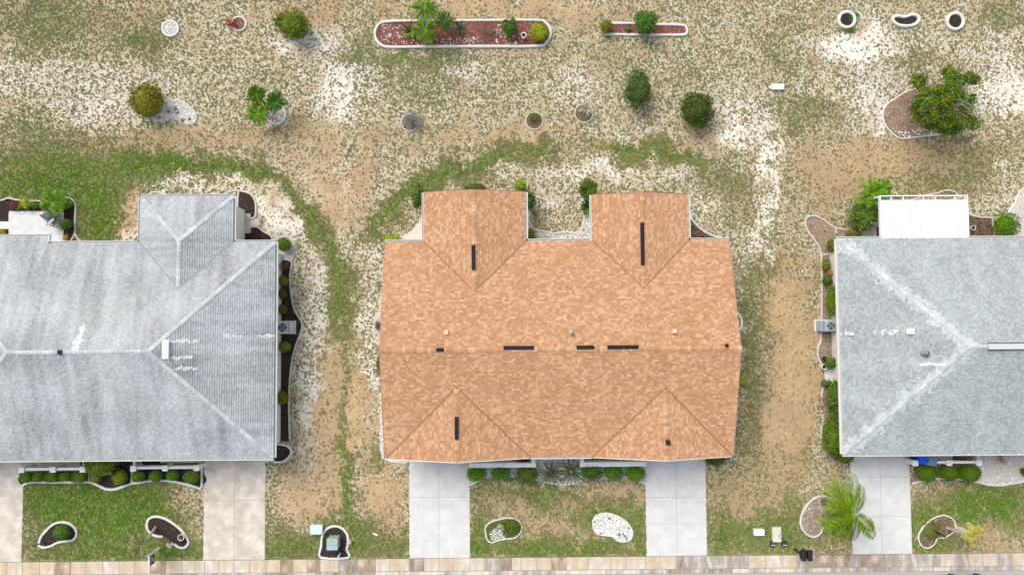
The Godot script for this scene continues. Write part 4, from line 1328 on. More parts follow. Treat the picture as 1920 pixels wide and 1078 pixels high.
func solid_wall(label: String, a: Vector3, b: Vector3, ret: Array) -> void:
	# a low rendered wall with a flat coping; ret: [x, length back to the house]
	var t := thing("garden_wall", label, "wall", Vector3(a.x, 0, a.z))
	var l := b.x - a.x
	var H := 0.85
	var w := MB.new()
	w.bx(0, l, -0.02, H - 0.06, -0.09, 0.09)
	w.bx(ret[0] - a.x - 0.09, ret[0] - a.x + 0.09, -0.02, H - 0.062, -0.09 - ret[1], -0.092)
	part("wall", w, M.wall, t)
	var c := MB.new()
	c.bx(-0.05, l + 0.05, H - 0.06, H, -0.14, 0.14, Color.WHITE, 0.015)
	c.bx(ret[0] - a.x - 0.12, ret[0] - a.x + 0.12, H - 0.058, H + 0.002, -0.142 - ret[1], -0.142, Color.WHITE, 0.015)
	part("coping", c, M.white, t)

func ac_unit(label: String, px: float, py: float, w: float, d: float, body: Material, fan_dx: float) -> void:
	var H := 0.85
	var o := at(px, py, H); o.y = 0.0
	var t := thing("air_conditioner", label, "air conditioner", o)
	var pad := MB.new()
	pad.bx(-w * 0.58, w * 0.58, -0.02, 0.06, -d * 0.6, d * 0.6, Color.WHITE, 0.01)
	part("pad", pad, M.patio, t)
	var b := MB.new()
	b.bx(-w * 0.5, w * 0.5, 0.06, H - 0.03, -d * 0.5, d * 0.5, Color.WHITE, 0.03)
	part("casing", b, body, t)
	var top := MB.new()
	top.bx(-w * 0.51, w * 0.51, H - 0.03, H, -d * 0.51, d * 0.51, Color.WHITE, 0.012)
	part("top_panel", top, body, t)
	var r := minf(w, d) * 0.37
	var well := MB.new()
	well.tube([Vector3(fan_dx, H - 0.02, 0), Vector3(fan_dx, H + 0.008, 0)], [r, r], 20)
	var g := part("fan_opening", well, M.black, t)
	var blades := MB.new()
	for i in 4:
		var a := TAU * i / 4.0 + 0.4
		var p := Vector3(fan_dx, H + 0.012, 0)
		var d1 := Vector3(cos(a), 0, sin(a)); var d2 := Vector3(cos(a + 0.7), 0.01, sin(a + 0.7))
		blades.tri_out(p, p + d1 * r * 0.9, p + d2 * r * 0.9, Vector3.UP, Color.WHITE)
	part("blade", blades, M.grey_metal, g)
	var gr := MB.new()
	for k in [0.45, 0.75, 1.0]:
		var pts := []
		for i in 21: pts.append(Vector3(fan_dx + cos(TAU * i / 20.0) * r * k, H + 0.022, sin(TAU * i / 20.0) * r * k))
		var rad := []
		rad.resize(21); rad.fill(0.009)
		gr.tube(pts, rad, 4)
	part("grille", gr, M.grey_metal, t)
	for i in 5:
		var l := MB.new()
		var x := (w * 0.5 - 0.03 if fan_dx < 0 else -w * 0.5 + 0.03)
		var x2 := x - signf(x) * 0.16
		var z := lerpf(-d * 0.36, d * 0.36, i / 4.0)
		l.bx(minf(x, x2), maxf(x, x2), H, H + 0.012, z - 0.02, z + 0.02)
		part("louvre", l, M.dark_metal, t)

func cabinet(called: String, label: String, category: String, px: float, py: float, w: float, d: float, h: float, m: Material, turn := 0.0) -> Node3D:
	var o := at(px, py, h); o.y = 0.0
	var t := thing(called, label, category, o)
	t.rotation.y = turn
	var b := MB.new()
	b.bx(-w * 0.5, w * 0.5, -0.02, h - 0.05, -d * 0.5, d * 0.5, Color.WHITE, 0.02)
	part("body", b, m, t)
	var l := MB.new()
	l.bx(-w * 0.52, w * 0.52, h - 0.05, h, -d * 0.52, d * 0.52, Color.WHITE, 0.02)
	part("lid", l, m, t)
	return t

func chair(label: String, px: float, py: float, turn: float, reclined: bool) -> void:
	var o := at(px, py, 0.35); o.y = 0.06
	var t := thing("patio_chair", label, "chair", o)
	t.rotation.y = turn
	var s := MB.new()
	s.box(Transform3D(Basis(), Vector3(0, 0.4, 0)), Vector3(0.5, 0.025, 0.48))
	part("seat", s, M.mesh_cloth, t)
	var tilt := 0.75 if reclined else 0.3
	var b := MB.new()
	b.box(Transform3D(Basis(Vector3.RIGHT, -tilt), Vector3(0, 0.4 + 0.33 * cos(tilt), -0.25 - 0.33 * sin(tilt))), Vector3(0.48, 0.66, 0.022))
	part("backrest", b, M.mesh_cloth, t)
	for sx in [-1.0, 1.0]:
		var top := Vector3(sx * 0.27, 0.4 + 0.66 * cos(tilt), -0.25 - 0.66 * sin(tilt))
		for e in [[[Vector3(sx * 0.27, 0, 0.24), Vector3(sx * 0.27, 0.4, 0.24), Vector3(sx * 0.27, 0.62, 0.22)], "leg"], [[Vector3(sx * 0.27, 0, -0.3), Vector3(sx * 0.27, 0.42, -0.24)], "leg"], [[Vector3(sx * 0.27, 0.4, -0.25), top], "back_frame"], [[Vector3(sx * 0.27, 0.62, 0.26), Vector3(sx * 0.27, 0.62, -0.32)], "armrest"]]:
			var m := MB.new()
			var rad := []
			rad.resize(e[0].size()); rad.fill(0.022)
			m.tube(e[0], rad, 7)
			part(e[1], m, M.dark_metal, t)

func wheelie_bin(label: String, px: float, py: float, body: Material, turn: float) -> void:
	var o := at(px, py, 1.0); o.y = 0.0
	var t := thing("wheeled_bin", label, "bin", o)
	t.rotation.y = turn
	var b := MB.new()
	var q := []
	for e in [[0.24, 0.06], [0.31, 0.95]]:
		q.append([Vector3(-e[0], e[1], -e[0]), Vector3(e[0], e[1], -e[0]), Vector3(e[0], e[1], e[0]), Vector3(-e[0], e[1], e[0])])
	for i in 4:
		b.quad_out(q[0][i], q[0][(i + 1) % 4], q[1][(i + 1) % 4], q[1][i], (q[0][i] + q[0][(i + 1) % 4]) * Vector3(1, 0, 1), Color.WHITE)
	b.quad_out(q[0][0], q[0][1], q[0][2], q[0][3], Vector3.DOWN, Color.WHITE)
	part("body", b, body, t)
	var l := MB.new()
	l.bx(-0.33, 0.33, 0.95, 1.0, -0.34, 0.34, Color.WHITE, 0.02)
	l.bx(-0.26, 0.26, 1.0, 1.03, -0.26, 0.24, Color.WHITE, 0.015)
	part("lid", l, body, t)
	var hd := MB.new()
	hd.tube([Vector3(-0.28, 0.97, -0.39), Vector3(0.28, 0.97, -0.39)], [0.02, 0.02], 7)
	part("handle", hd, body, t)
	for s in [-1.0, 1.0]:
		var w := MB.new()
		w.tube([Vector3(s * 0.22, 0.1, -0.27), Vector3(s * 0.28, 0.1, -0.27)], [0.1, 0.1], 12)
		part("wheel", w, M.black, t)

func sign_post() -> void:
	var o := at(298, 1028)
	var t := thing("yard_sign", "white yard sign post with arm and small dark hanging board", "sign", o)
	var h := 1.3
	var p := MB.new()
	p.bx(-0.05, 0.05, -0.02, h, -0.05, 0.05, Color.WHITE, 0.008)
	p.bx(-0.065, 0.065, h, h + 0.04, -0.065, 0.065, Color.WHITE, 0.01)
	part("post", p, M.white, t)
	var a := MB.new()
	a.bx(-0.04, 0.04, h - 0.16, h - 0.08, 0.05, 0.72, Color.WHITE, 0.008)
	part("arm", a, M.white, t)
	var b := MB.new()
	b.bx(-0.012, 0.012, h - 0.70, h - 0.22, 0.12, 0.66)
	var bd := part("board", b, M.dark_metal, t)
	for s in [-1.0, 1.0]:      # pale print, too small to read
		for k in 3:
			var l := MB.new()
			l.bx(s * 0.0135 - 0.001, s * 0.0135 + 0.001, h - 0.40 - k * 0.09, h - 0.36 - k * 0.09, 0.2 + 0.05 * k, 0.58 - 0.06 * k)
			part("print_line", l, M.letter, bd)
	for z in [0.2, 0.58]:
		var c := MB.new()
		c.tube([Vector3(0, h - 0.16, z), Vector3(0, h - 0.22, z)], [0.008, 0.008], 5)
		part("hook", c, M.dark_metal, t)

func mailbox_pair() -> void:
	var o := at(1498, 1029)
	var t := thing("mailbox", "pair of black mailboxes side by side on two posts by the street", "mailbox", o)
	for s in [-1.0, 1.0]:
		var p := MB.new()
		p.bx(s * 0.26 - 0.04, s * 0.26 + 0.04, -0.02, 1.0, -0.04, 0.04)
		part("post", p, M.black, t)
		var b := MB.new()
		var pts := []
		for i in 9:
			var a := PI * i / 8.0
			pts.append(Vector2(cos(a) * 0.14, 0.12 + sin(a) * 0.12))
		var x: float = s * 0.19
		for i in 8:
			b.quad_out(Vector3(x + pts[i].x, 1.04 + pts[i].y, -0.28), Vector3(x + pts[i + 1].x, 1.04 + pts[i + 1].y, -0.28), Vector3(x + pts[i + 1].x, 1.04 + pts[i + 1].y, 0.3), Vector3(x + pts[i].x, 1.04 + pts[i].y, 0.3), Vector3(pts[i].x, pts[i].y, 0), Color.WHITE)
			for z in [-0.28, 0.3]:
				b.tri_out(Vector3(x, 1.1, z), Vector3(x + pts[i].x, 1.04 + pts[i].y, z), Vector3(x + pts[i + 1].x, 1.04 + pts[i + 1].y, z), Vector3(0, 0, z), Color.WHITE)
		b.bx(x - 0.14, x + 0.14, 1.04, 1.16, -0.28, 0.3)
		part("box", b, M.black, t)
		var d := MB.new()
		d.bx(x - 0.12, x + 0.12, 1.06, 1.24, 0.302, 0.315)
		part("door", d, M.dark_metal, t)
	var f := MB.new()
	f.bx(0.335, 0.35, 1.12, 1.32, -0.05, 0.06)
	part("flag", f, M.pale_metal, t)
	var c := MB.new()
	c.bx(-0.36, 0.36, 0.98, 1.04, -0.2, 0.22)
	part("shelf", c, M.black, t)

func pot(label: String, px: float, py: float, r: float, h: float, m: Material, a: Color, b: Color, leaves: int) -> void:
	var o := at(px, py, h); o.y = 0.0
	var t := thing("plant_pot", label, "plant pot", o)
	var k := MB.new()
	var prof := [[r * 0.7, -0.02], [r, h], [r * 0.8, h], [r * 0.75, h * 0.75]]
	for i in prof.size() - 1:
		for j in 16:
			var a0 := TAU * j / 16.0; var a1 := TAU * (j + 1) / 16.0
			var p: Array = [Vector3(cos(a0) * prof[i][0], prof[i][1], sin(a0) * prof[i][0]), Vector3(cos(a1) * prof[i][0], prof[i][1], sin(a1) * prof[i][0]), Vector3(cos(a1) * prof[i + 1][0], prof[i + 1][1], sin(a1) * prof[i + 1][0]), Vector3(cos(a0) * prof[i + 1][0], prof[i + 1][1], sin(a0) * prof[i + 1][0])]
			var out: Vector3 = Vector3(cos(a0), 0, sin(a0)) if i == 0 else (Vector3.UP if i == 1 else -Vector3(cos(a0), 0, sin(a0)))
			k.quad_out(p[0], p[1], p[2], p[3], out, Color.WHITE)
	part("pot", k, m, t)
	var s := MB.new()
	s.tube([Vector3(0, h * 0.3, 0), Vector3(0, h * 0.76, 0)], [r * 0.7, r * 0.76], 14)
	part("soil", s, M.mulch, t)
	if leaves > 0:
		var f := MB.new()
		crown(f, Vector3(0, h * 0.9, 0), Vector3(r, r * 0.7, r) * 0.7, leaves, 0.06, a, b, 0.2, 0.0, 0.6)
		part("foliage", f, M.leaves, t)

func pole(called: String, label: String, category: String, base: Vector3, tip: Vector3, r: float, m: Material) -> void:
	var t := thing(called, label, category, base)
	var mb := MB.new()
	var d := tip - base
	mb.tube([Vector3(0, -0.02, 0), d * 0.5, d], [r, r, r * 0.9], 8)
	part("shaft", mb, m, t)
	var c := MB.new()
	c.tube([d, d + d.normalized() * 0.05, d + d.normalized() * 0.08], [r * 1.5, r * 1.5, r * 0.5], 8)
	part("cap", c, m, t)

func stick(label: String, a: Array, b: Array, r: float, m: Material) -> void:
	var p := at(a[0], a[1], r); var q := at(b[0], b[1], r)
	var t := thing("fallen_branch", label, "branch", Vector3(p.x, 0, p.z), "bleached branches in the kidney bed")
	var mb := MB.new()
	var d := q - p
	var up := Vector3.UP * r
	mb.tube([up, d * 0.35 + Vector3(d.z, 0, -d.x) * 0.08 + up * 2.0, d * 0.7 + up * 1.5, d + up], [r, r * 0.9, r * 0.7, r * 0.35], 6)
	part("limb", mb, m, t)
	var f := MB.new()
	f.tube([d * 0.5 + up, d * 0.75 + Vector3(-d.z, 0.1, d.x) * 0.3 + up], [r * 0.6, r * 0.25], 5)
	part("side_twig", f, m, t)

func broad_tree() -> void:
	var base := at(1758, 205)
	var t := thing("broadleaf_tree", "broadleaf tree with uneven green crown and bare grey twigs in kerbed bed", "tree", base)
	var w := MB.new()
	w.tube([Vector3(0, -0.05, 0), Vector3(0.04, 0.5, -0.02), Vector3(0.0, 1.0, 0.03)], [0.13, 0.11, 0.09], 9)
	part("trunk", w, M.bark, t)
	var tips := []
	var spots := [[1725, 160, 1.7], [1716, 152, 1.6], [1735, 175, 2.2], [1722, 190, 2.0], [1715, 205, 1.8], [1735, 200, 2.5], [1722, 222, 1.7], [1740, 222, 2.2], [1755, 215, 2.6], [1750, 190, 2.8], [1770, 195, 2.9], [1765, 170, 2.7], [1780, 150, 2.4], [1790, 140, 2.2], [1778, 165, 2.7], [1795, 160, 2.3], [1800, 180, 2.3], [1785, 185, 2.8], [1780, 210, 2.7], [1770, 230, 2.3], [1790, 225, 2.1], [1760, 240, 1.8], [1800, 235, 1.7], [1815, 225, 1.6], [1812, 205, 1.7], [1775, 245, 1.6], [1740, 238, 1.6], [1822, 185, 1.5], [1805, 150, 1.9], [1818, 145, 1.6], [1828, 150, 1.4], [1775, 135, 1.9], [1728, 148, 1.5], [1785, 245, 1.5], [1755, 172, 2.3], [1826, 232, 1.3]]
	for s in spots:
		var p := at(s[0], s[1], s[2]) - base
		tips.append(p)
	for i in tips.size():
		var e: Vector3 = tips[i]
		var l := MB.new()
		var m1 := Vector3(e.x * 0.35, lerpf(0.9, e.y, 0.45), e.z * 0.35)
		l.tube([Vector3(0, 0.8, 0.02), m1, e], [0.045, 0.03, 0.01], 5, Color.WHITE, false)
		part("limb", l, M.bark, t)
		var f := MB.new()
		var r := rng.randf_range(0.30, 0.46)
		crown(f, e, Vector3(r, r * 0.75, r), int(330 * r / 0.4), 0.12, Color(0.04, 0.095, 0.006), Color(0.17, 0.25, 0.012), 0.35, 0.0, 0.8)
		part("foliage", f, M.leaves, t)
	for e in [[1795, 165, 1820, 185], [1800, 150, 1812, 172], [1795, 178, 1812, 190], [1810, 200, 1832, 215], [1800, 165, 1806, 145], [1806, 160, 1828, 170], [1795, 185, 1830, 200]]:
		var l := MB.new()
		var a := at(e[0], e[1], 2.5) - base; var b := at(e[2], e[3], 2.2) - base
		l.tube([Vector3(0, 1.0, 0), a * 0.7 + Vector3.UP * 0.6, a, b], [0.03, 0.025, 0.02, 0.009], 5, Color.WHITE, false)
		for k in 3:
			var c := a.lerp(b, 0.3 + 0.25 * k)
			l.tube([c, c + rv() * 0.3], [0.010, 0.005], 4, Color.WHITE, false)
		part("bare_limb", l, M.twig, t)

func golf_cart() -> void:
	# only the top edge of its dark roof reaches into view
	var o := at(1845, 1117, 1.8); o.y = 0.0
	var t := thing("golf_cart", "dark roofed golf cart on the road, cut by the picture's lower edge", "golf cart", o)
	var r := MB.new()
	r.bx(-1.05, 1.05, 1.76, 1.84, -0.58, 0.58, Color.WHITE, 0.035)
	part("roof", r, M.black, t)
	var b := MB.new()
	b.bx(-1.15, 1.15, 0.25, 0.5, -0.55, 0.55, Color.WHITE, 0.05); b.bx(0.6, 1.15, 0.5, 0.8, -0.55, 0.55, Color.WHITE, 0.08); b.bx(-0.7, 0.0, 0.5, 0.72, -0.52, 0.52, Color.WHITE, 0.05)
	part("body", b, M.dark_metal, t)
	var s := MB.new()
	s.bx(-0.68, -0.02, 0.72, 0.82, -0.5, 0.5, Color.WHITE, 0.04); s.bx(-0.8, -0.68, 0.72, 1.2, -0.5, 0.5, Color.WHITE, 0.04)
	part("seat", s, M.mesh_cloth, t)
	for x in [-0.98, 0.98]:
		for z in [-0.5, 0.5]:
			var p := MB.new()
			p.tube([Vector3(x * 0.98, 0.5, z), Vector3(x, 1.77, z)], [0.02, 0.02], 6)
			part("roof_post", p, M.black, t)
			var w := MB.new()
			w.tube([Vector3(x * 0.78, 0.22, z * 0.86), Vector3(x * 0.78, 0.22, z * 1.2)], [0.22, 0.22], 14)
			part("wheel", w, M.black, t)

# ------------------------------------------------------------------ the place
func _ready() -> void:
	rng.seed = 2024
	# camera: hanging over the middle house, looking almost straight down
	cam_f = Vector3(0.008, -1.0, -0.045).normalized()
	cam_r = Vector3(cos(0.006), 0, sin(0.006))
	cam_r = (cam_r - cam_f * cam_r.dot(cam_f)).normalized()
	cam_d = cam_f.cross(cam_r)
	var cam := Camera3D.new()
	cam.name = "camera"
	cam.fov = rad_to_deg(2.0 * atan(539.0 / FOCAL))
	cam.far = 600.0
	cam.transform = Transform3D(Basis(cam_r, -cam_d, -cam_f), Vector3(0, CAM_H, 0))
	add_child(cam)
	cam.current = true
	# bright overcast sky, a veiled sun high over the back gardens to the left
	var sm := ProceduralSkyMaterial.new()
	sm.sky_top_color = Color(0.78, 0.83, 0.90)
	sm.sky_horizon_color = Color(0.84, 0.87, 0.91)
	sm.sky_curve = 0.2
	sm.ground_horizon_color = Color(0.7, 0.68, 0.64)
	sm.ground_bottom_color = Color(0.5, 0.47, 0.42)
	sm.sun_angle_max = 0.0
	var sky := Sky.new()
	sky.sky_material = sm
	var env := Environment.new()
	env.background_mode = Environment.BG_SKY
	env.sky = sky
	env.background_energy_multiplier = 0.37
	env.tonemap_mode = Environment.TONE_MAPPER_LINEAR
	env.tonemap_exposure = 2.85
	env.sdfgi_enabled = true
	env.ssao_enabled = true
	env.ssil_enabled = true
	var we := WorldEnvironment.new()
	we.name = "world_environment"
	we.environment = env
	add_child(we)
	var sun := DirectionalLight3D.new()
	sun.name = "sun"
	sun.light_energy = 0.5
	sun.light_color = Color(1.0, 0.985, 0.96)
	sun.light_angular_distance = 44.0
	sun.shadow_enabled = true
	add_child(sun)
	sun.look_at_from_position(Vector3(-5.6, 9.9, -7.0), Vector3.ZERO, Vector3.UP)

	leaf_noise.seed = 3; leaf_noise.frequency = 1.0
	roof_noise.seed = 12; roof_noise.frequency = 0.04; roof_noise.fractal_octaves = 3
	make_materials()
	build_ground()
	build_street()
	# driveways
	driveway(-70, 42, [], [944], M.old_drive, 7.3)
	driveway(381, 497, [439], [938], M.old_drive, 7.3)
	driveway(767, 881, [823], [932], M.drive, 7.35)
	driveway(1211, 1325, [1269], [932, 982], M.drive, 7.35)
	driveway(1597, 1709, [1653], [894, 968], M.drive, 7.35)
	build_orange_house()
	build_grey_house()
	build_pale_house()
	build_back_gardens()
	build_grey_garden()
	build_orange_garden()
	build_pale_garden()
	build_grass()

func build_back_gardens() -> void:
	var white_chips := ["stones", 110.0, "stone", STONE_A, STONE_B, 0.7, 1.6]
	var none := []
	# rings and kidneys along the far edge
	bed("ring_planter", "small round kerb ring filled with white stones on speckled lawn", circle(319, 54, 15, 14), M.gravel, {"kerb": 0.13, "cover": "gravel", "category": "planter", "chips": white_chips})
	bed("ring_planter", "small round kerb ring of bare brown soil beside red-leaved plant", circle(448, 45, 13, 13), M.brown_mulch, {"kerb": 0.12, "cover": "soil", "category": "planter", "chips": ["mulch_chips", 90.0, "bark", Color(0.14, 0.08, 0.05), Color(0.36, 0.22, 0.14)]})
	shrub("red_shrub", "low red-leaved plant spilling over the brown soil ring", 434, 43, 12, 11, 0.45, R1, R2, {"solid": false, "lump": 0.4, "depth": 0.9, "density": 0.5, "clumps": 4})
	bed("ring_planter", "round white kerb ring half under a loose green shrub", circle(562, 57, 17, 16), M.brown_mulch, {"kerb": 0.12, "cover": "soil", "category": "planter"})
	shrub("leafy_shrub", "loose round green shrub growing out of a half-hidden white ring", 549, 46, 29, 27, 1.5, Color(0.075, 0.125, 0.010), Color(0.185, 0.235, 0.020), {"lump": 0.28, "leaf": 0.09, "depth": 0.5, "clumps": 9})
	var big: Array = [[716, 43], [740, 40], [800, 39.5], [900, 39], [1005, 38.5], [1022, 43], [1031, 54], [1032, 68], [1024, 80], [1008, 87], [900, 87.5], [800, 88], [735, 89], [716, 86], [706, 76], [703, 64], [706, 52]]
	bed("planting_bed", "long red-mulched bed with rounded ends and white kerb", big, M.red_mulch, {"kerb": 0.16, "kerb_h": 0.14, "steps": 3, "chips": ["mulch_chips", 70.0, "bark", Color(0.13, 0.045, 0.035), Color(0.40, 0.17, 0.13)], "more": [["stones", 30.0, "stone", Color(0.5, 0.42, 0.38), STONE_B, 0.65, [[712, 46], [765, 46], [765, 84], [712, 84]]], ["stones", 45.0, "stone", Color(0.5, 0.42, 0.38), STONE_B, 0.6, [[770, 74], [905, 70], [905, 85], [770, 85]]], ["stones", 45.0, "stone", Color(0.5, 0.42, 0.38), STONE_B, 0.65, [[930, 46], [970, 46], [970, 84], [930, 84]]], ["stones", 12.0, "stone", Color(0.5, 0.42, 0.38), STONE_B, 0.5, [[970, 44], [1000, 44], [1000, 84], [970, 84]]]]})
	palm("palm_tree", "tallest slim palm in the long red-mulched bed", at(801, 62), at(796, 14, 2.9), {"len": 0.95, "fronds": 12, "leaflet": 0.3, "lo": -0.1, "trunk": 0.05, "droop": 0.55, "dead": 2, "dead_a": Color(0.4, 0.33, 0.05), "dead_b": Color(0.5, 0.36, 0.12)})
	palm("palm_tree", "low bright green palm between spiky plant and long bed's kerb", at(800, 66), at(797, 56, 0.7), {"len": 0.85, "fronds": 11, "leaflet": 0.32, "trunk": 0.06, "a": Color(0.13, 0.24, 0.025), "b": Color(0.27, 0.40, 0.05)})
	palm("palm_tree", "dark green palm leaning over the long bed's far kerb", at(833, 52), at(832, 39, 1.0), {"len": 0.8, "fronds": 13, "leaflet": 0.22, "trunk": 0.06, "a": Color(0.04, 0.10, 0.02), "b": Color(0.16, 0.26, 0.05)})
	spiky("spiky_plant", "dark spiky plant in red mulch beside pale stones", 769, 63, 17, 0.5, 22, Color(0.03, 0.065, 0.012), Color(0.15, 0.2, 0.03), {"width": 0.04})
	spiky("spiky_plant", "dark bluish spiky plant beside the dry bush in red mulch", 863, 57, 13, 0.4, 20, Color(0.025, 0.075, 0.025), Color(0.07, 0.14, 0.05), {"width": 0.035})
	twig_bush("dry_bush", "dry brown twiggy bush in the long red-mulched bed", 912, 62, 22, 0.5, 60, mat(L(0.34, 0.22, 0.15), 0.95))
	shrub("leafy_shrub", "dark green narrow-leaved shrub beside the white urn", 956, 52, 15, 17, 0.9, Color(0.035, 0.095, 0.012), Color(0.10, 0.18, 0.03), {"lump": 0.3, "leaf": 0.11, "clumps": 6, "depth": 0.5})
	pot("round white urn standing on the red mulch", 982, 65, 0.17, 0.45, M.white, D1, D2, 0)
	shrub("leafy_shrub", "bright yellow-green ball shrub at the long red bed's rounded end", 1011, 60, 17, 18, 0.9, Y1, Y2, {"lump": 0.2, "leaf": 0.08})
	var small: Array = [[1136, 45], [1180, 44.5], [1230, 46.5], [1278, 47.5], [1287, 53], [1288, 60], [1280, 66], [1230, 66], [1180, 65.5], [1138, 64.5], [1128, 60], [1127, 51]]
	bed("planting_bed", "short narrow red-mulched bed with white kerb and three green plants", small, M.red_mulch, {"kerb": 0.16, "kerb_h": 0.14, "steps": 3, "chips": ["mulch_chips", 70.0, "bark", Color(0.20, 0.06, 0.05), Color(0.48, 0.22, 0.18)]})
	shrub("leafy_shrub", "olive green ball shrub at the end of the narrow red bed", 1137, 50, 13, 13, 0.8, O1, O2, {"lump": 0.2})
	shrub("leafy_shrub", "tiny green tuft in the narrow red bed", 1178, 55, 6, 6, 0.3, D1, G2, {"lump": 0.3})
	shrub("leafy_shrub", "tall dense green bush rising from the narrow red bed", 1210, 42, 20, 22, 1.5, Color(0.045, 0.12, 0.012), Color(0.12, 0.24, 0.03), {"lump": 0.25, "leaf": 0.10, "clumps": 9, "depth": 0.45})
	for e in [["round white planter of dark soil edged with green weeds", circle(1587, 38, 15, 14.5)], ["white kidney-shaped planter of dark soil", [[1673, 35], [1682, 31], [1695, 33], [1708, 29], [1719, 31], [1722, 38], [1716, 46], [1702, 50], [1687, 49], [1676, 43]]], ["round white planter of dark soil on bare sandy lawn", circle(1790, 41, 15, 15)]]:
		bed("raised_planter", e[0], e[1], M.mulch, {"kerb": 0.2, "kerb_h": 0.2, "y": 0.09, "cover": "soil", "category": "planter"})
	shrub("weed_clump", "bright green weeds around the round white soil planter", 1602, 33, 10, 14, 0.12, G1, G2, {"solid": false, "category": "weeds", "lump": 0.4, "depth": 0.9})
	shrub("weed_clump", "green weeds below the round white soil planter's rim", 1594, 56, 16, 6, 0.12, G1, G2, {"solid": false, "category": "weeds", "lump": 0.4, "depth": 0.9})
	# middle row
	bed("stone_bed", "white stone kidney bed beside a round olive shrub", [[288, 218], [300, 205], [305, 190], [318, 186], [340, 189], [358, 202], [368, 218], [362, 232], [350, 233], [335, 226], [320, 223], [305, 228], [288, 228]], M.gravel, {"kerb": 0.07, "kerb_h": 0.05, "kerb_mat": M.old_kerb, "cover": "gravel", "chips": white_chips, "more": [["dark_stones", 3.0, "stone", Color(0.10, 0.10, 0.05), Color(0.2, 0.2, 0.1), 1.8]]})
	shrub("leafy_shrub", "round olive-yellow shrub beside the white stone kidney bed", 275, 190, 32, 33, 1.5, Color(0.105, 0.105, 0.008), Color(0.27, 0.24, 0.025), {"lump": 0.2, "leaf": 0.09, "clumps": 8, "depth": 0.5})
	bed("ring_planter", "round kerb ring at the foot of three small palms", circle(517, 215, 18, 18), M.tan_mulch, {"kerb": 0.11, "cover": "gravel", "category": "planter", "chips": white_chips})
	palm("palm_tree", "small palm leaning away from the ring, the one farthest from the ring", at(497, 197), at(480, 177, 1.5), {"len": 0.65, "fronds": 11, "leaflet": 0.3, "trunk": 0.06, "bark": M.bark, "a": Color(0.06, 0.15, 0.015), "b": Color(0.19, 0.32, 0.03)})
	palm("palm_tree", "small bright palm with browning lower fronds beside the kerb ring", at(497, 205), at(482, 212, 1.4), {"len": 0.75, "fronds": 12, "leaflet": 0.3, "trunk": 0.06, "bark": M.bark, "a": Color(0.12, 0.25, 0.02), "b": Color(0.28, 0.43, 0.05), "dead": 2, "dead_turn": 1.4, "dead_a": Color(0.35, 0.33, 0.08), "dead_b": Color(0.5, 0.45, 0.15)})
	palm("palm_tree", "small dark green palm hanging over the kerb ring", at(502, 205), at(516, 192, 1.5), {"len": 0.75, "fronds": 12, "leaflet": 0.28, "trunk": 0.06, "bark": M.bark, "a": Color(0.04, 0.13, 0.02), "b": Color(0.13, 0.28, 0.04)})
	bed("ring_planter", "thin kerb ring around a bare grey twig ball", circle(768, 230, 16, 16), M.tan_mulch, {"kerb": 0.08, "kerb_h": 0.07, "cover": "soil", "category": "planter"})
	twig_bush("bare_bush", "leafless grey ball of twigs standing in a thin kerb ring", 772, 226, 19, 0.9, 130, M.twig)
	bed("ring_planter", "thin kerb ring overgrown with green weeds", circle(1002, 227, 16, 16), M.brown_mulch, {"kerb": 0.075, "kerb_h": 0.07, "kerb_mat": M.old_kerb, "cover": "soil", "category": "planter", "chips": ["mulch_chips", 80.0, "bark", Color(0.08, 0.09, 0.03), Color(0.25, 0.22, 0.1)]})
	shrub("weed_clump", "green weeds filling the thin kerb ring behind the orange roof", 1002, 222, 13, 12, 0.3, Color(0.09, 0.12, 0.02), Color(0.2, 0.22, 0.05), {"solid": false, "category": "weeds", "lump": 0.4, "depth": 0.9, "density": 0.6})
	bed("ring_planter", "thin kerb ring around a pale spiky plant", circle(1095, 213, 17, 17), M.brown_mulch, {"kerb": 0.075, "kerb_h": 0.07, "kerb_mat": M.old_kerb, "cover": "soil", "category": "planter", "chips": ["mulch_chips", 80.0, "bark", Color(0.08, 0.09, 0.03), Color(0.25, 0.22, 0.1)]})
	spiky("spiky_plant", "pale grey-green spiky plant in a thin kerb ring", 1098, 207, 17, 0.5, 26, Color(0.30, 0.33, 0.22), Color(0.52, 0.52, 0.38), {"width": 0.025})
	shrub("leafy_shrub", "tall bushy shrub with light green top beside a white stake", 1197, 168, 26, 31, 1.7, D1, Color(0.12, 0.17, 0.04), {"lump": 0.22, "leaf": 0.09, "clumps": 10, "depth": 0.5, "flowers": [[-0.1, -0.45, 0.85, 0.42, Color(0.16, 0.30, 0.03)]]})
	pole("marker_stake", "white stake leaning beside the shrub with the light green top", "stake", at(1196, 210), at(1200, 199, 0.25), 0.03, M.white)
	shrub("leafy_shrub", "dark green round bush with a red flower cluster", 1306, 205, 31, 31, 1.7, Color(0.032, 0.075, 0.010), Color(0.10, 0.13, 0.02), {"lump": 0.2, "leaf": 0.09, "clumps": 10, "depth": 0.5, "flowers": [[0.4, -0.62, 0.9, 0.17, Color(0.55, 0.10, 0.05)], [-0.25, -0.4, 0.98, 0.08, Color(0.35, 0.13, 0.05)]]})
	var b := cabinet("utility_box", "small white utility box alone on the far lawn", "utility box", 1460, 162, 0.72, 0.34, 0.22, M.white)
	var st := MB.new()
	st.bx(-0.5, -0.37, -0.02, 0.1, -0.1, 0.1, Color.WHITE, 0.01)
	part("hinge_block", st, M.pale_metal, b)
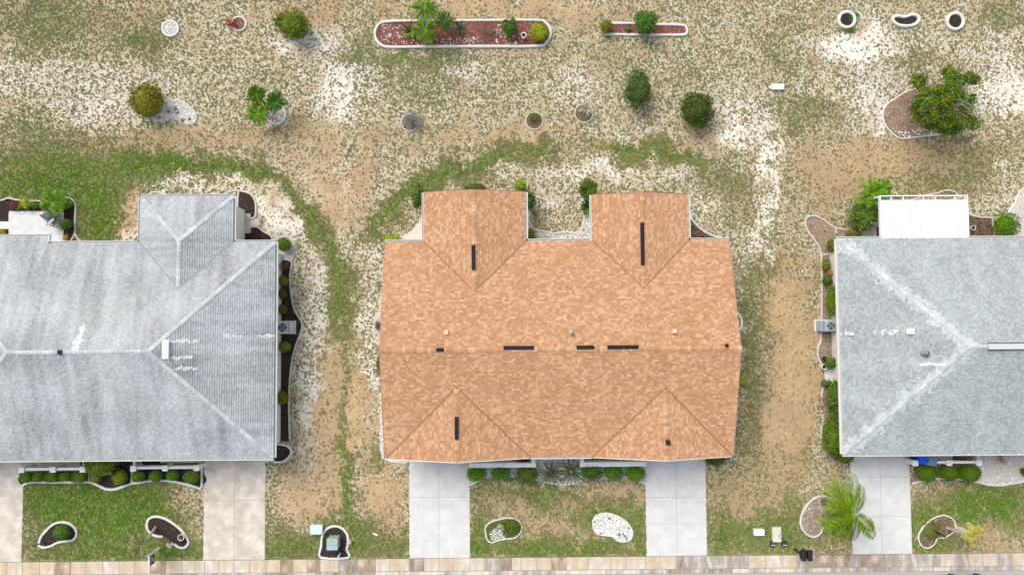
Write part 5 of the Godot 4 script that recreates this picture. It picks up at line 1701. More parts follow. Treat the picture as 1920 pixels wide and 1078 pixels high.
	bed("planting_bed", "reddish mulched bed under the broadleaf tree with thin white kerb", [[1722, 166], [1700, 172], [1680, 185], [1664, 196], [1656, 212], [1660, 234], [1676, 252], [1692, 260], [1730, 256], [1766, 252], [1800, 240], [1800, 190], [1765, 165]], M.tan_mulch, {"kerb": 0.09, "kerb_h": 0.08, "kerb_path": [[[1722, 166], [1700, 172], [1680, 185], [1664, 196], [1656, 212], [1660, 234], [1676, 252], [1692, 260], [1730, 256], [1766, 252]]], "chips": ["mulch_chips", 90.0, "bark", Color(0.13, 0.05, 0.03), Color(0.50, 0.36, 0.28)], "more": [["stones", 45.0, "stone", STONE_A, STONE_B, 0.8, [[1680, 245], [1790, 240], [1760, 252], [1695, 258]]]]})
	broad_tree()

func build_grey_garden() -> void:
	# patio behind the streaked grey roof
	bed("planting_bed", "dark mulch bed wrapping the grey house's patio behind a white kerb", [[-40, 372], [0, 376], [15, 371.5], [32, 375], [60, 377], [90, 377], [112, 374], [128, 371], [138, 378], [141.5, 392], [140, 420], [140, 440], [134, 452], [132, 470], [-40, 470]], M.mulch, {"kerb": 0.11, "kerb_path": [[[-40, 374], [0, 376], [15, 371.5], [32, 375], [60, 377], [90, 377], [112, 374], [128, 371], [138, 378], [141.5, 392], [140, 420], [140, 437], [134, 450], [131, 456]], [[140, 437], [146, 448], [154, 454]]], "kerb_mat": M.old_kerb})
	var pt := MB.new()
	var q := []
	for p in ground_pts([[16, 399], [18, 396], [117, 396], [119.5, 399], [118, 470], [16, 470]]): q.append(p)
	fill(pt, q, 0.062); keep_off(q)
	for p in [ground_pts(rect_pts(-60, 415.5, 16.2, 429.5))]: fill(pt, p, 0.0625)
	structure("patio", pt, M.patio)
	chair("reclined grey mesh patio chair with dark frame beside the round bush", 92, 404, -2.45, true)
	chair("upright grey patio chair with dark frame on the pale patio", 103, 414, 0.62, false)
	shrub("red_shrub", "reddish plant at the patio bed beside a yellow-green clump", 26, 386, 8, 9, 0.4, Color(0.16, 0.03, 0.03), Color(0.33, 0.10, 0.09), {"solid": false, "lump": 0.4, "depth": 0.9})
	shrub("leafy_shrub", "yellow-green leafy clump behind the grey house's patio", 46, 383, 13, 9, 0.5, Y1, Color(0.33, 0.42, 0.03), {"lump": 0.4, "clumps": 4, "leaf": 0.1})
	shrub("leafy_shrub", "small dark green clump between yellow-green and red patio plants", 64, 385, 9, 7, 0.35, D1, G2, {"lump": 0.4, "clumps": 3})
	shrub("red_shrub", "small red-brown plant beside the bright patio palm", 77, 385, 7, 7, 0.35, Color(0.16, 0.04, 0.03), Color(0.32, 0.12, 0.09), {"solid": false, "lump": 0.4, "depth": 0.9})
	palm("palm_tree", "bright green bushy palm overhanging the patio and its kerb", at(100, 386), at(97, 380, 0.7), {"len": 0.95, "fronds": 14, "leaflet": 0.34, "trunk": 0.06, "a": Color(0.11, 0.25, 0.02), "b": Color(0.26, 0.42, 0.05), "lo": 0.2})
	shrub("leafy_shrub", "loose green plant at the patio bed's rounded kerb corner", 125, 381, 11, 9, 0.5, Color(0.07, 0.16, 0.02), Color(0.17, 0.29, 0.04), {"lump": 0.4, "clumps": 4, "leaf": 0.1})
	shrub("round_shrub", "dark clipped ball shrub at the edge of the pale patio", 122, 420, 11, 10.5, 0.8, Color(0.05, 0.105, 0.010), Color(0.11, 0.18, 0.015), {"lump": 0.06})
	shrub("flower_clump", "small yellow flower clump at the patio's corner in dark mulch", 122, 446, 5, 6, 0.35, Color(0.35, 0.25, 0.02), Color(0.62, 0.5, 0.05), {"solid": false, "category": "flowers"})
	shrub("flower_clump", "yellow flower clump beside the narrow patio walk", 3, 436, 5, 5, 0.35, Color(0.35, 0.25, 0.02), Color(0.62, 0.5, 0.05), {"solid": false, "category": "flowers"})
	# beds and pad in the corner of the rear wing
	kerb_line("thin pale kerb behind the grey house's rear wing", [[277, 368], [285, 361], [298, 361], [320, 367], [380, 368], [412, 366], [432, 359], [446, 357]], 0.10, 0.08, M.old_kerb)
	kerb_line("short pale kerb curving to the rear wing's inner corner", [[239, 455], [250, 449], [258, 440]], 0.10, 0.08, M.old_kerb)
	bed("planting_bed", "dark mulch bed beside the rear wing above the concrete pad", [[447, 361], [454, 359], [468, 363], [476, 372], [479.5, 385], [479, 404], [474, 409.5], [468, 409], [467, 402], [447, 401]], M.mulch, {"kerb": 0.12, "kerb_mat": M.old_kerb, "steps": 3})
	bed("planting_bed", "dark mulch bed beside the rear wing below the concrete pad", [[445, 437], [467, 436], [468, 428], [476, 425], [485, 427], [493, 434], [507, 442], [511, 452], [511, 462], [445, 462]], M.mulch, {"kerb": 0.12, "kerb_mat": M.old_kerb, "steps": 3})
	var pad := MB.new()
	pad.bx(at(440, 418).x, at(467, 418).x, -0.02, 0.14, at(457, 401).z, at(457, 435).z, Color.WHITE, 0.015)
	structure("step_pad", pad, M.old_drive)
	var wk := MB.new()
	var w0 := ground_pts([[467.5, 410.5], [484, 409], [487, 421], [484, 424], [476, 422.5], [467.5, 426.5]])
	fill(wk, w0, 0.05); keep_off(w0)
	structure("path", wk, M.warm_patio)
	bed("gravel_bed", "pale gravel patch around the dark green ball shrub at the eave corner", [[512, 452], [518, 444], [535, 440], [549, 447], [554, 462], [552, 478], [545, 489], [518, 487], [511, 484]], M.gravel, {"cover": "gravel", "chips": ["stones", 70.0, "stone", STONE_A, STONE_B, 0.5, 1.0]})
	shrub("round_shrub", "dark green clipped ball shrub on the pale gravel by the eave corner", 532, 458, 13.5, 13, 0.9, Color(0.045, 0.125, 0.008), Color(0.12, 0.23, 0.015), {"lump": 0.05})
	var cpath: Array = [[517, 488], [536, 487], [546, 491], [546.5, 499], [543.5, 515], [544.5, 544], [551, 579], [560, 595], [566, 606], [564, 622], [552, 655], [545, 690], [541.5, 745], [542, 790], [543, 824]]
	var cpoly: Array = cpath.duplicate()
	cpoly.append_array([[540, 827], [505, 827], [508, 700], [510, 560], [511, 488]])
	bed("planting_bed", "long dark mulch bed curving along the grey house's side wall", cpoly, M.mulch, {"kerb": 0.09, "kerb_path": [cpath], "kerb_mat": M.old_kerb, "steps": 3})
	for e in [[531, 500, 9, "sparse rusty-leaved ball shrub nearest the gravel patch", Color(0.10, 0.05, 0.015), Color(0.22, 0.11, 0.03), 0.5], [530, 527, 10.5, "olive ball shrub after the rusty one along the side wall", O1, Color(0.22, 0.20, 0.03), 1.0], [527, 551, 10.5, "dull green ball shrub, third from the gravel patch along the wall", D1, Color(0.12, 0.13, 0.03), 1.0], [528, 580, 9.5, "small dull green ball shrub beside the silver air conditioner", Color(0.055, 0.085, 0.016), Color(0.13, 0.16, 0.03), 1.0], [533, 650, 10.5, "bright yellow-green ball shrub below the silver air conditioner", Color(0.13, 0.15, 0.012), Color(0.26, 0.30, 0.03), 1.0], [527, 746, 13, "largest olive ball shrub in the long side bed", Color(0.12, 0.13, 0.008), Color(0.24, 0.25, 0.02), 1.0]]:
		shrub("round_shrub", e[3], e[0], e[1], e[2], e[2], 0.65, e[4], e[5], {"lump": 0.12, "solid": e[6] > 0.8, "density": e[6], "leaf": 0.065})
	ac_unit("silver air conditioner with black fan opening in the dark side bed", 532, 614, 0.80, 0.68, M.pale_metal, -0.09)
	pole("path_light", "short white spigot post beside the yellow-green ball shrub", "spigot", at(519, 659), at(517, 661, 0.3), 0.03, M.white)
	bed("planting_bed", "half-round dark mulch bed at the grey house's driveway corner", [[506, 833], [526, 833], [540, 837], [546, 845], [544, 853], [534, 863], [520, 866.5], [508, 863], [499, 865], [498, 858], [506, 850]], M.mulch, {"kerb": 0.12, "steps": 3})
	# front of the grey house
	var fy: Array = [[40, 911], [52, 905], [66, 903.5], [100, 904], [125, 903.5], [150, 904], [168, 903.5], [182, 909], [197, 916], [212, 917.5], [228, 913], [246, 906.5], [262, 904], [280, 901.5], [303, 900.5], [325, 902.5], [350, 908], [377, 916]]
	var fpoly: Array = fy.duplicate()
	fpoly.append_array([[378, 880], [250, 880], [250, 852], [150, 852], [150, 885], [40, 886]])
	bed("planting_bed", "dark mulch front bed with wavy white kerb before the grey house", fpoly, M.mulch, {"kerb": 0.15, "kerb_path": [fy, [[377, 874], [378, 890], [378, 914]], [[167, 882], [167.5, 903]], [[248, 883], [247, 905]]], "steps": 2})
	bed("planting_bed", "dark mulch strip between the grey house wall and its white fence", [[256, 850], [378, 850], [378, 874], [256, 874]], M.mulch, {"smooth": false})
	var pw := MB.new()
	fill(pw, ground_pts([[300, 848], [378, 848], [378, 868], [300, 868]]), 0.07)
	fill(pw, ground_pts([[40, 845], [150, 845], [150, 877], [40, 877]]), 0.03)
	structure("path", pw, M.old_drive)
	keep_off(ground_pts([[40, 845], [150, 845], [150, 890], [40, 890]]))
	rail_wall("white post and slat fence before the five square-clipped shrubs", [[38, 882], [97, 881], [153, 880]], 880, [[2, 0.5]])
	rail_wall("white post and slat fence before the four round shrubs near the driveway", [[248, 880], [308, 878], [367, 877]], 878, [[0, 0.9]])
	for e in [[48.5, 894.5, 11.5, 10.5], [72.5, 894, 9, 9.5], [97, 894.5, 11.5, 10], [123, 893.5, 10, 8.5], [149, 894.5, 13, 11.5]]:
		shrub("clipped_shrub", "square-clipped green shrub standing before the white slat fence", e[0], e[1], e[2] * 0.88, e[3] * 0.9, 0.8, G1, G2, {"lump": 0.03, "square": 0.45, "leaf": 0.045, "group": "square-clipped shrubs along the fence"})
	shrub("round_shrub", "small olive ball shrub under the large front-door bush", 178, 895, 11, 10, 0.6, O1, Color(0.28, 0.30, 0.03), {"lump": 0.12})
	shrub("leafy_shrub", "large loose bush partly under the grey house's front eave", 188, 872, 27, 17, 1.5, Color(0.07, 0.125, 0.012), Color(0.24, 0.30, 0.03), {"lump": 0.3, "leaf": 0.11, "clumps": 8, "depth": 0.5})
	shrub("round_shrub", "yellow-green ball shrub alone in the dark front bed", 223, 895, 13.5, 13.5, 0.8, Color(0.12, 0.18, 0.010), Color(0.25, 0.31, 0.02), {"lump": 0.08})
	for e in [[258, 893, 13, 11.5], [291, 893, 13, 11.5], [323, 891, 12.5, 11], [358, 894, 16, 13.5]]:
		shrub("round_shrub", "round green shrub in a row before the white fence by the driveway", e[0], e[1], e[2] * 0.92, e[3] * 0.94, 0.85, Color(0.06, 0.14, 0.012), Color(0.15, 0.26, 0.03), {"lump": 0.06, "leaf": 0.06, "group": "round shrubs along the fence"})
	# beds in the grey house's front lawn
	bed("planting_bed", "kidney bed with one ball shrub and a dark post in green lawn", [[73, 1020], [76, 1008], [85, 996], [98, 984], [112, 979], [128, 981], [140, 990], [143, 1002], [136, 1012], [122, 1014.5], [108, 1017], [96, 1023], [84, 1026], [75, 1024]], M.mulch, {"kerb": 0.14})
	shrub("round_shrub", "green ball shrub in the kidney bed of the left lawn", 114, 998, 15, 14, 0.8, Color(0.05, 0.13, 0.012), Color(0.12, 0.23, 0.02), {"lump": 0.05})
	pole("lamp_post", "slim dark garden lamp post at the kidney bed's tip", "lamp post", at(82, 1015), at(62, 1024, 1.0), 0.035, M.dark_metal)
	bed("planting_bed", "bean-shaped mulch bed with broken kerb beside the leaning palm", [[276, 988], [277, 976], [286, 969], [300, 969], [315, 975], [330, 985], [342, 996], [350, 1008], [353, 1018], [346, 1026], [336, 1026], [327, 1020], [318, 1013], [308, 1006], [296, 1005], [284, 1002]], M.mulch, {"kerb": 0.14, "kerb_path": [[[305, 1005.5], [296, 1005], [284, 1001], [276, 990], [277, 976], [286, 969], [300, 969], [315, 975], [330, 985], [342, 996], [350, 1008], [353, 1018], [346, 1026], [336, 1026], [327, 1020]]]})
	pot("pale ring-rimmed pot with a small plant in the bean-shaped bed", 338, 1008, 0.2, 0.3, M.pale_metal, O1, O2, 40)
	palm("palm_tree", "thin palm with pale trunk and faded fronds leaning over the left lawn", at(291, 988), at(263, 1022, 2.2), {"len": 0.85, "fronds": 15, "leaflet": 0.24, "trunk": 0.055, "a": Color(0.15, 0.20, 0.05), "b": Color(0.42, 0.40, 0.22), "droop": 0.4, "lo": 0.0, "dead": 3, "dead_turn": 1.7, "dead_a": Color(0.38, 0.22, 0.06), "dead_b": Color(0.5, 0.4, 0.2), "width": 0.02})
	sign_post()
	stone_cluster("small grey stones beside the yard sign", [[318, 1025], [323, 1020], [315, 1021]])
	# between the grey and the orange house
	cabinet("utility_box", "pale blue rounded utility box beside the arched transformer bed", "utility box", 592, 994, 0.72, 0.52, 0.35, M.pale_blue)
	bed("planting_bed", "arched dark mulch bed around the green transformer", [[602, 1045], [602, 1025], [604, 1006], [611, 993], [622, 987], [634, 987], [645, 993], [652, 1005], [652, 1020], [650, 1030], [653, 1045]], M.mulch, {"kerb": 0.14, "steps": 3})
	transformer()
	pole("marker_stake", "short white pipe marker in the transformer bed", "stake", at(638, 1037), at(634, 1044, 0.5), 0.04, M.white)
	pole("water_spigot", "small white water pipe beside the transformer bed", "pipe", at(657, 1013), at(656, 1018, 0.35), 0.06, M.pale_metal)
	var pp := MB.new()
	var pa := at(699, 1000, 0.05); var pb := at(708, 1004, 0.05)
	pp.tube([pa - pa, pb - pa], [0.055, 0.055], 8)
	var pt2 := thing("drain_pipe", "short white pipe lying on the tan lawn near the transformer", "pipe", pa)
	part("tube", pp, M.white, pt2)

func transformer() -> void:
	var h := 0.75
	var o := at(622, 1021, h); o.y = 0.0
	var t := thing("transformer", "square utility transformer with grey-green and blue top", "transformer", o)
	var w := 0.62; var d := 0.66
	var b := MB.new()
	b.bx(-w / 2, w / 2, -0.02, h - 0.06, -d / 2, d / 2, Color.WHITE, 0.02)
	part("body", b, M.box_green, t)
	var l := MB.new()
	l.bx(-w / 2 - 0.02, w / 2 + 0.02, h - 0.06, h, -d / 2 - 0.02, 0.08, Color.WHITE, 0.015)
	part("lid", l, M.box_green, t)
	var f := MB.new()
	f.bx(-w / 2 - 0.02, w / 2 + 0.02, h - 0.075, h - 0.012, 0.085, d / 2 + 0.02, Color.WHITE, 0.015)
	part("front_hatch", f, M.box_blue, t)

func stone_cluster(label: String, spots: Array) -> void:
	var o := at(spots[0][0], spots[0][1])
	var t := thing("stone_pile", label, "stones", o)
	for s in spots:
		var p := at(s[0], s[1]) - o
		var mb := MB.new()
		crown_rock(mb, p + Vector3.UP * 0.05, 0.11)
		part("stone", mb, M.twig, t)

func crown_rock(mb: MB, o: Vector3, r: float) -> void:
	var off := rng.randf() * 50.0
	for i in 5:
		for j in 8:
			var q := []
			for e in [[0, 0], [0, 1], [1, 1], [1, 0]]:
				var th: float = PI * (i + e[0]) / 5.0
				var ph: float = TAU * ((j + e[1]) % 8) / 8.0
				var d := Vector3(sin(th) * cos(ph), cos(th) * 0.7, sin(th) * sin(ph))
				q.append(o + d * r * (1.0 + 0.35 * leaf_noise.get_noise_3dv(d * 1.3 + Vector3.ONE * off)))
			mb.quad_out(q[0], q[1], q[2], q[3], (q[0] + q[2]) * 0.5 - o, Color.WHITE)

func build_orange_garden() -> void:
	var stones := ["stones", 110.0, "stone", STONE_A, STONE_B, 0.6, 1.4]
	# behind the orange roof
	var pt := MB.new()
	var q := smooth(ground_pts([[793, 395], [789, 408], [780, 424], [765, 437], [747, 445]]), false, 4)
	q.append_array(ground_pts([[747, 470], [830, 470], [830, 395]]))
	fill(pt, q, 0.05); keep_off(q)
	structure("patio", pt, M.warm_patio)
	shrub("leafy_shrub", "dark tall bush hugging the orange roof's first rear wing", 784, 370, 11, 20, 1.7, Color(0.03, 0.075, 0.012), Color(0.13, 0.21, 0.03), {"lump": 0.35, "leaf": 0.11, "clumps": 6, "depth": 0.5})
	shrub("leafy_shrub", "yellow-green clump at the curved patio's tip", 735, 449, 16, 9, 0.6, Y1, Y2, {"lump": 0.4, "clumps": 4, "leaf": 0.1})
	shrub("leafy_shrub", "low green bush behind the first rear gable", 890, 352, 22, 8, 0.7, Color(0.06, 0.11, 0.012), Color(0.16, 0.20, 0.03), {"lump": 0.3, "clumps": 3})
	shrub("leafy_shrub", "bright yellow-green bush at the rear wing's corner", 976, 350, 10, 12, 1.2, Color(0.13, 0.22, 0.012), Color(0.26, 0.36, 0.03), {"lump": 0.35, "clumps": 5, "leaf": 0.1})
	shrub("leafy_shrub", "dark green bush in the recess against the first rear wing", 992, 378, 11, 17, 1.5, Color(0.025, 0.075, 0.014), Color(0.08, 0.16, 0.03), {"lump": 0.3, "clumps": 5, "leaf": 0.1})
	var kp: Array = [[997, 393], [991, 408], [993, 420], [1002, 430], [1022, 434], [1036, 438], [1050, 436], [1066, 435], [1080, 437.5], [1088, 432], [1094, 418], [1096, 404], [1091, 394], [1088, 384], [1095, 370]]
	bed("stone_bed", "white stone strip behind a curling kerb between the two rear wings", [[985, 393], [997, 393], [991, 408], [993, 420], [1002, 430], [1022, 434], [1036, 438], [1050, 436], [1066, 435], [1080, 437.5], [1088, 432], [1094, 418], [1096, 404], [1091, 394], [1088, 384], [1095, 370], [1112, 370], [1112, 470], [985, 470]], M.gravel, {"cover": "gravel", "kerb": 0.11, "kerb_path": [kp], "chips": stones, "steps": 2, "more": [["leaf_litter", 25.0, "bark", Color(0.06, 0.03, 0.02), Color(0.3, 0.16, 0.1), 0.9, [[1055, 437], [1110, 425], [1110, 455], [1055, 455]]]]})
	shrub("leafy_shrub", "yellow-green bush in the recess corner against the orange roof", 996, 440, 8, 12, 0.9, Color(0.12, 0.17, 0.015), Color(0.28, 0.32, 0.05), {"lump": 0.35, "clumps": 4})
	palm("palm_tree", "dark bushy palm at the second rear wing's corner", at(1104, 362), at(1104, 356, 1.3), {"len": 0.75, "fronds": 14, "leaflet": 0.28, "trunk": 0.08, "a": Color(0.04, 0.085, 0.012), "b": Color(0.17, 0.23, 0.03), "bark": M.bark, "dead": 1, "dead_a": Color(0.4, 0.3, 0.03), "dead_b": Color(0.5, 0.4, 0.05)})
	spiky("fan_plant", "dark green fan-leaved plant in the recess by the second rear wing", 1100, 391, 16, 0.7, 26, Color(0.035, 0.10, 0.010), Color(0.09, 0.19, 0.02), {"width": 0.07})
	kerb_line("white kerb curving from the second rear wing to the roof corner", [[1289, 366], [1291, 388], [1296, 408], [1308, 424], [1326, 437], [1352, 447]], 0.12, 0.1, M.kerb)
	bed("planting_bed", "small brown mulch corner behind the curving white kerb", [[1280, 408], [1297, 410], [1308, 425], [1326, 438], [1350, 448], [1350, 460], [1280, 460]], M.brown_mulch, {"smooth": false})
	# along the sides
	bed("stone_bed", "narrow white stone strip along the orange house's long side", [[735, 460], [720, 470], [716, 540], [712, 580], [704, 595], [702, 612], [709, 628], [714, 650], [714, 760], [712, 820], [716, 858], [745, 868], [766, 868], [766, 840], [735, 840]], M.gravel, {"cover": "gravel", "chips": stones, "steps": 2, "kerb": 0.09, "kerb_h": 0.07, "kerb_mat": M.old_kerb, "kerb_path": [[[717, 545], [712, 580], [704, 595], [702, 612], [709, 628], [714, 645]]]})
	shrub("leafy_shrub", "small dark plant in the white stone strip beside the orange eave", 708, 610, 6, 9, 0.4, Color(0.10, 0.05, 0.05), Color(0.2, 0.14, 0.11), {"solid": false, "lump": 0.4, "depth": 0.8})
	shrub("leafy_shrub", "narrow green plant tucked under the orange eave's long side", 712, 683, 7, 16, 0.8, D1, G2, {"lump": 0.3})
	kerb_line("white kerb bulging from under the orange roof's gable side", [[1374, 585], [1386, 590], [1391, 603], [1389, 615], [1384, 622]], 0.14, 0.1, M.kerb)
	shrub("leafy_shrub", "lone yellow-green sprig at the orange roof's gable edge", 1391, 714, 7, 8, 0.6, Y1, Y2, {"lump": 0.4, "clumps": 3})
	shrub("leafy_shrub", "olive bush beside the driveway at the orange roof's corner", 1342, 862, 18, 11, 0.8, Color(0.07, 0.085, 0.010), Color(0.18, 0.18, 0.025), {"lump": 0.3, "clumps": 5, "leaf": 0.1})
	# front beds
	bed("stone_bed", "white stone front bed before the orange house between its driveways", [[881, 868], [1003, 866], [1003, 850], [1092, 850], [1092, 866], [1211, 866], [1211, 908], [1200, 903], [1185, 897], [1160, 896], [1130, 897], [1105, 898], [1085, 905], [1060, 908], [1040, 907], [1015, 903], [990, 896], [940, 893], [905, 897], [882, 910]], M.gravel, {"cover": "gravel", "chips": stones, "smooth": false, "kerb": 0.11, "kerb_path": [[[1211, 908], [1198, 901], [1180, 896], [1160, 895], [1130, 896], [1105, 898]], [[1085, 905], [1060, 908], [1040, 907], [1020, 903]], [[905, 897], [893, 903], [882, 910]]]})
	bed("stone_bed", "pebbled strip between the orange house and its white garden wall", [[881, 846], [1000, 846], [1000, 870], [881, 870]], M.gravel, {"cover": "gravel", "smooth": false, "chips": ["stones", 130.0, "stone", Color(0.06, 0.08, 0.05), STONE_B, 0.7, 1.5]})
	bed("planting_bed", "brown leaf-littered strip behind the white wall by the second driveway", [[1095, 846], [1211, 846], [1211, 868], [1095, 868]], M.tan_mulch, {"smooth": false, "chips": ["leaf_litter", 110.0, "bark", Color(0.12, 0.07, 0.05), Color(0.45, 0.33, 0.25), 0.6, 1.3]})
	var fw := MB.new()
	fill(fw, ground_pts([[901, 845], [957, 845], [957, 862.5], [901, 862.5]]), 0.075)
	fill(fw, ground_pts([[1134, 845], [1211, 845], [1211, 860], [1134, 860]]), 0.075)
	structure("path", fw, M.patio)
	var wz := at(945, 872.5, 0.85).z
	solid_wall("white-topped garden wall behind the first three front shrubs", Vector3(at(881, 872, 0.85).x, 0, wz), Vector3(at(1003, 872, 0.85).x, 0, wz), [at(1000, 872, 0.85).x, wz - 7.55])
	solid_wall("white-topped garden wall beside the second sago and three shrubs", Vector3(at(1089, 871, 0.85).x, 0, wz), Vector3(at(1211, 871, 0.85).x, 0, wz), [at(1092, 871, 0.85).x, wz - 7.55])
	shrub("leafy_shrub", "olive shrub between pebbles and white wall beside the driveway", 891, 862, 9, 6, 0.6, Color(0.08, 0.085, 0.010), Color(0.19, 0.17, 0.02), {"lump": 0.3, "clumps": 3})
	shrub("red_shrub", "dark red plant in the pebbled strip behind the white wall", 979, 860, 10, 8, 0.6, Color(0.10, 0.015, 0.012), Color(0.28, 0.04, 0.03), {"solid": false, "lump": 0.4, "clumps": 3})
	for e in [[893, 888, 18, 13.5, "bright green rounded shrub overhanging the first driveway's edge", Color(0.05, 0.14, 0.008), Color(0.15, 0.28, 0.02)], [938, 887, 18, 12, "mid-green rounded shrub, middle of three before the white wall", Color(0.045, 0.125, 0.012), Color(0.12, 0.24, 0.025)], [987, 889, 21, 17, "large dull green shrub beside the smaller sago palm", Color(0.05, 0.095, 0.012), Color(0.12, 0.18, 0.02)], [1109, 885, 20, 15, "dark green shrub beside the larger sago palm", Color(0.035, 0.085, 0.012), Color(0.10, 0.17, 0.025)], [1150, 886, 18, 13, "green shrub with hollow side, between two front shrubs", Color(0.045, 0.12, 0.012), Color(0.11, 0.22, 0.02)], [1191, 887, 18.5, 14.5, "bright green rounded shrub beside the second driveway", Color(0.045, 0.14, 0.008), Color(0.15, 0.28, 0.02)]]:
		shrub("round_shrub", e[4], e[0], e[1], e[2], e[3], 1.05, e[5], e[6], {"lump": 0.16, "leaf": 0.09, "square": 0.12, "depth": 0.35})
	spiky("sago_palm", "smaller sago palm with dark radiating fronds on white stones", 1033, 886, 25, 0.5, 19, Color(0.035, 0.062, 0.008), Color(0.10, 0.13, 0.018), {"feather": true, "category": "sago palm"})
	spiky("sago_palm", "larger sago palm with a pale bud at its heart", 1069, 881, 30, 0.9, 24, Color(0.035, 0.062, 0.008), Color(0.10, 0.13, 0.018), {"feather": true, "category": "sago palm", "heart": Color(0.55, 0.38, 0.15)})
	# lawn beds
	bed("stone_bed", "oval lawn ring half white stones, half grass, before the orange house", [[911, 1000], [910, 990], [918, 980], [935, 974], [955, 971], [970, 975], [978, 985], [976, 998], [965, 1008], [950, 1010], [935, 1013], [921, 1017], [913, 1010]], M.turf, {"cover": "turf", "kerb": 0.08, "kerb_h": 0.07, "chips": [], "more": [["stones", 260.0, "stone", STONE_A, STONE_B, 0.5, [[918, 1000], [928, 990], [940, 980], [946, 990], [942, 1000], [948, 1008], [935, 1011], [922, 1013]]]]})
	shrub("weed_clump", "green grass growing over half of the oval stone ring", 959, 989, 20, 15, 0.14, Color(0.08, 0.13, 0.02), Color(0.16, 0.22, 0.03), {"solid": false, "category": "weeds", "lump": 0.35, "depth": 0.95, "density": 1.4})
	bed("stone_bed", "white pebble egg-shaped bed in the orange house's front lawn", [[1112, 985], [1115, 970], [1128, 963], [1145, 963], [1163, 970], [1178, 982], [1186, 997], [1183, 1010], [1170, 1015], [1158, 1013], [1148, 1005], [1130, 1003], [1118, 998]], M.gravel, {"cover": "gravel", "kerb": 0.10, "kerb_h": 0.09, "chips": ["stones", 130.0, "stone", Color(0.5, 0.48, 0.46), Color(0.84, 0.82, 0.8), 0.7, 1.5], "more": [["dark_stones", 5.0, "stone", Color(0.12, 0.10, 0.08), Color(0.25, 0.22, 0.18), 1.2]]})
	pole("path_light", "short dark garden light on the white pebble bed", "garden light", at(1168, 1000), at(1174, 1008, 0.5), 0.03, M.dark_metal)
	cabinet("utility_box", "white utility box in green grass beside the tan service box", "utility box", 1425, 999, 0.6, 0.36, 0.3, M.white)
	var sb := cabinet("service_box", "tan open-topped service box with blue valve between two black lids", "utility box", 1458, 1003, 0.5, 0.86, 0.22, M.box_tan)
	var vv := MB.new()
	vv.tube([Vector3(0.18, 0.2, 0.05), Vector3(0.18, 0.32, 0.05)], [0.11, 0.08], 9)
	part("valve", vv, M.box_blue, sb)
	for e in [[1450, 1020, "round black valve lid at the tan service box's near corner"], [1472, 1020, "round black valve lid nearer the twin mailboxes"]]:
		var o := at(e[0], e[1], 0.1); o.y = 0.0
		var t := thing("valve_lid", e[2], "valve lid", o)
		var m := MB.new()
		m.tube([Vector3(0, -0.02, 0), Vector3(0, 0.12, 0), Vector3(0, 0.16, 0)], [0.19, 0.18, 0.13], 14)
		part("drum", m, M.dark_metal, t)
		for s in [-1.0, 1.0]:
			var k := MB.new()
			k.tube([Vector3(s * 0.07, 0.12, 0.05), Vector3(s * 0.07, 0.2, 0.05)], [0.045, 0.035], 8)
			part("knob", k, M.white, t)
	mailbox_pair()

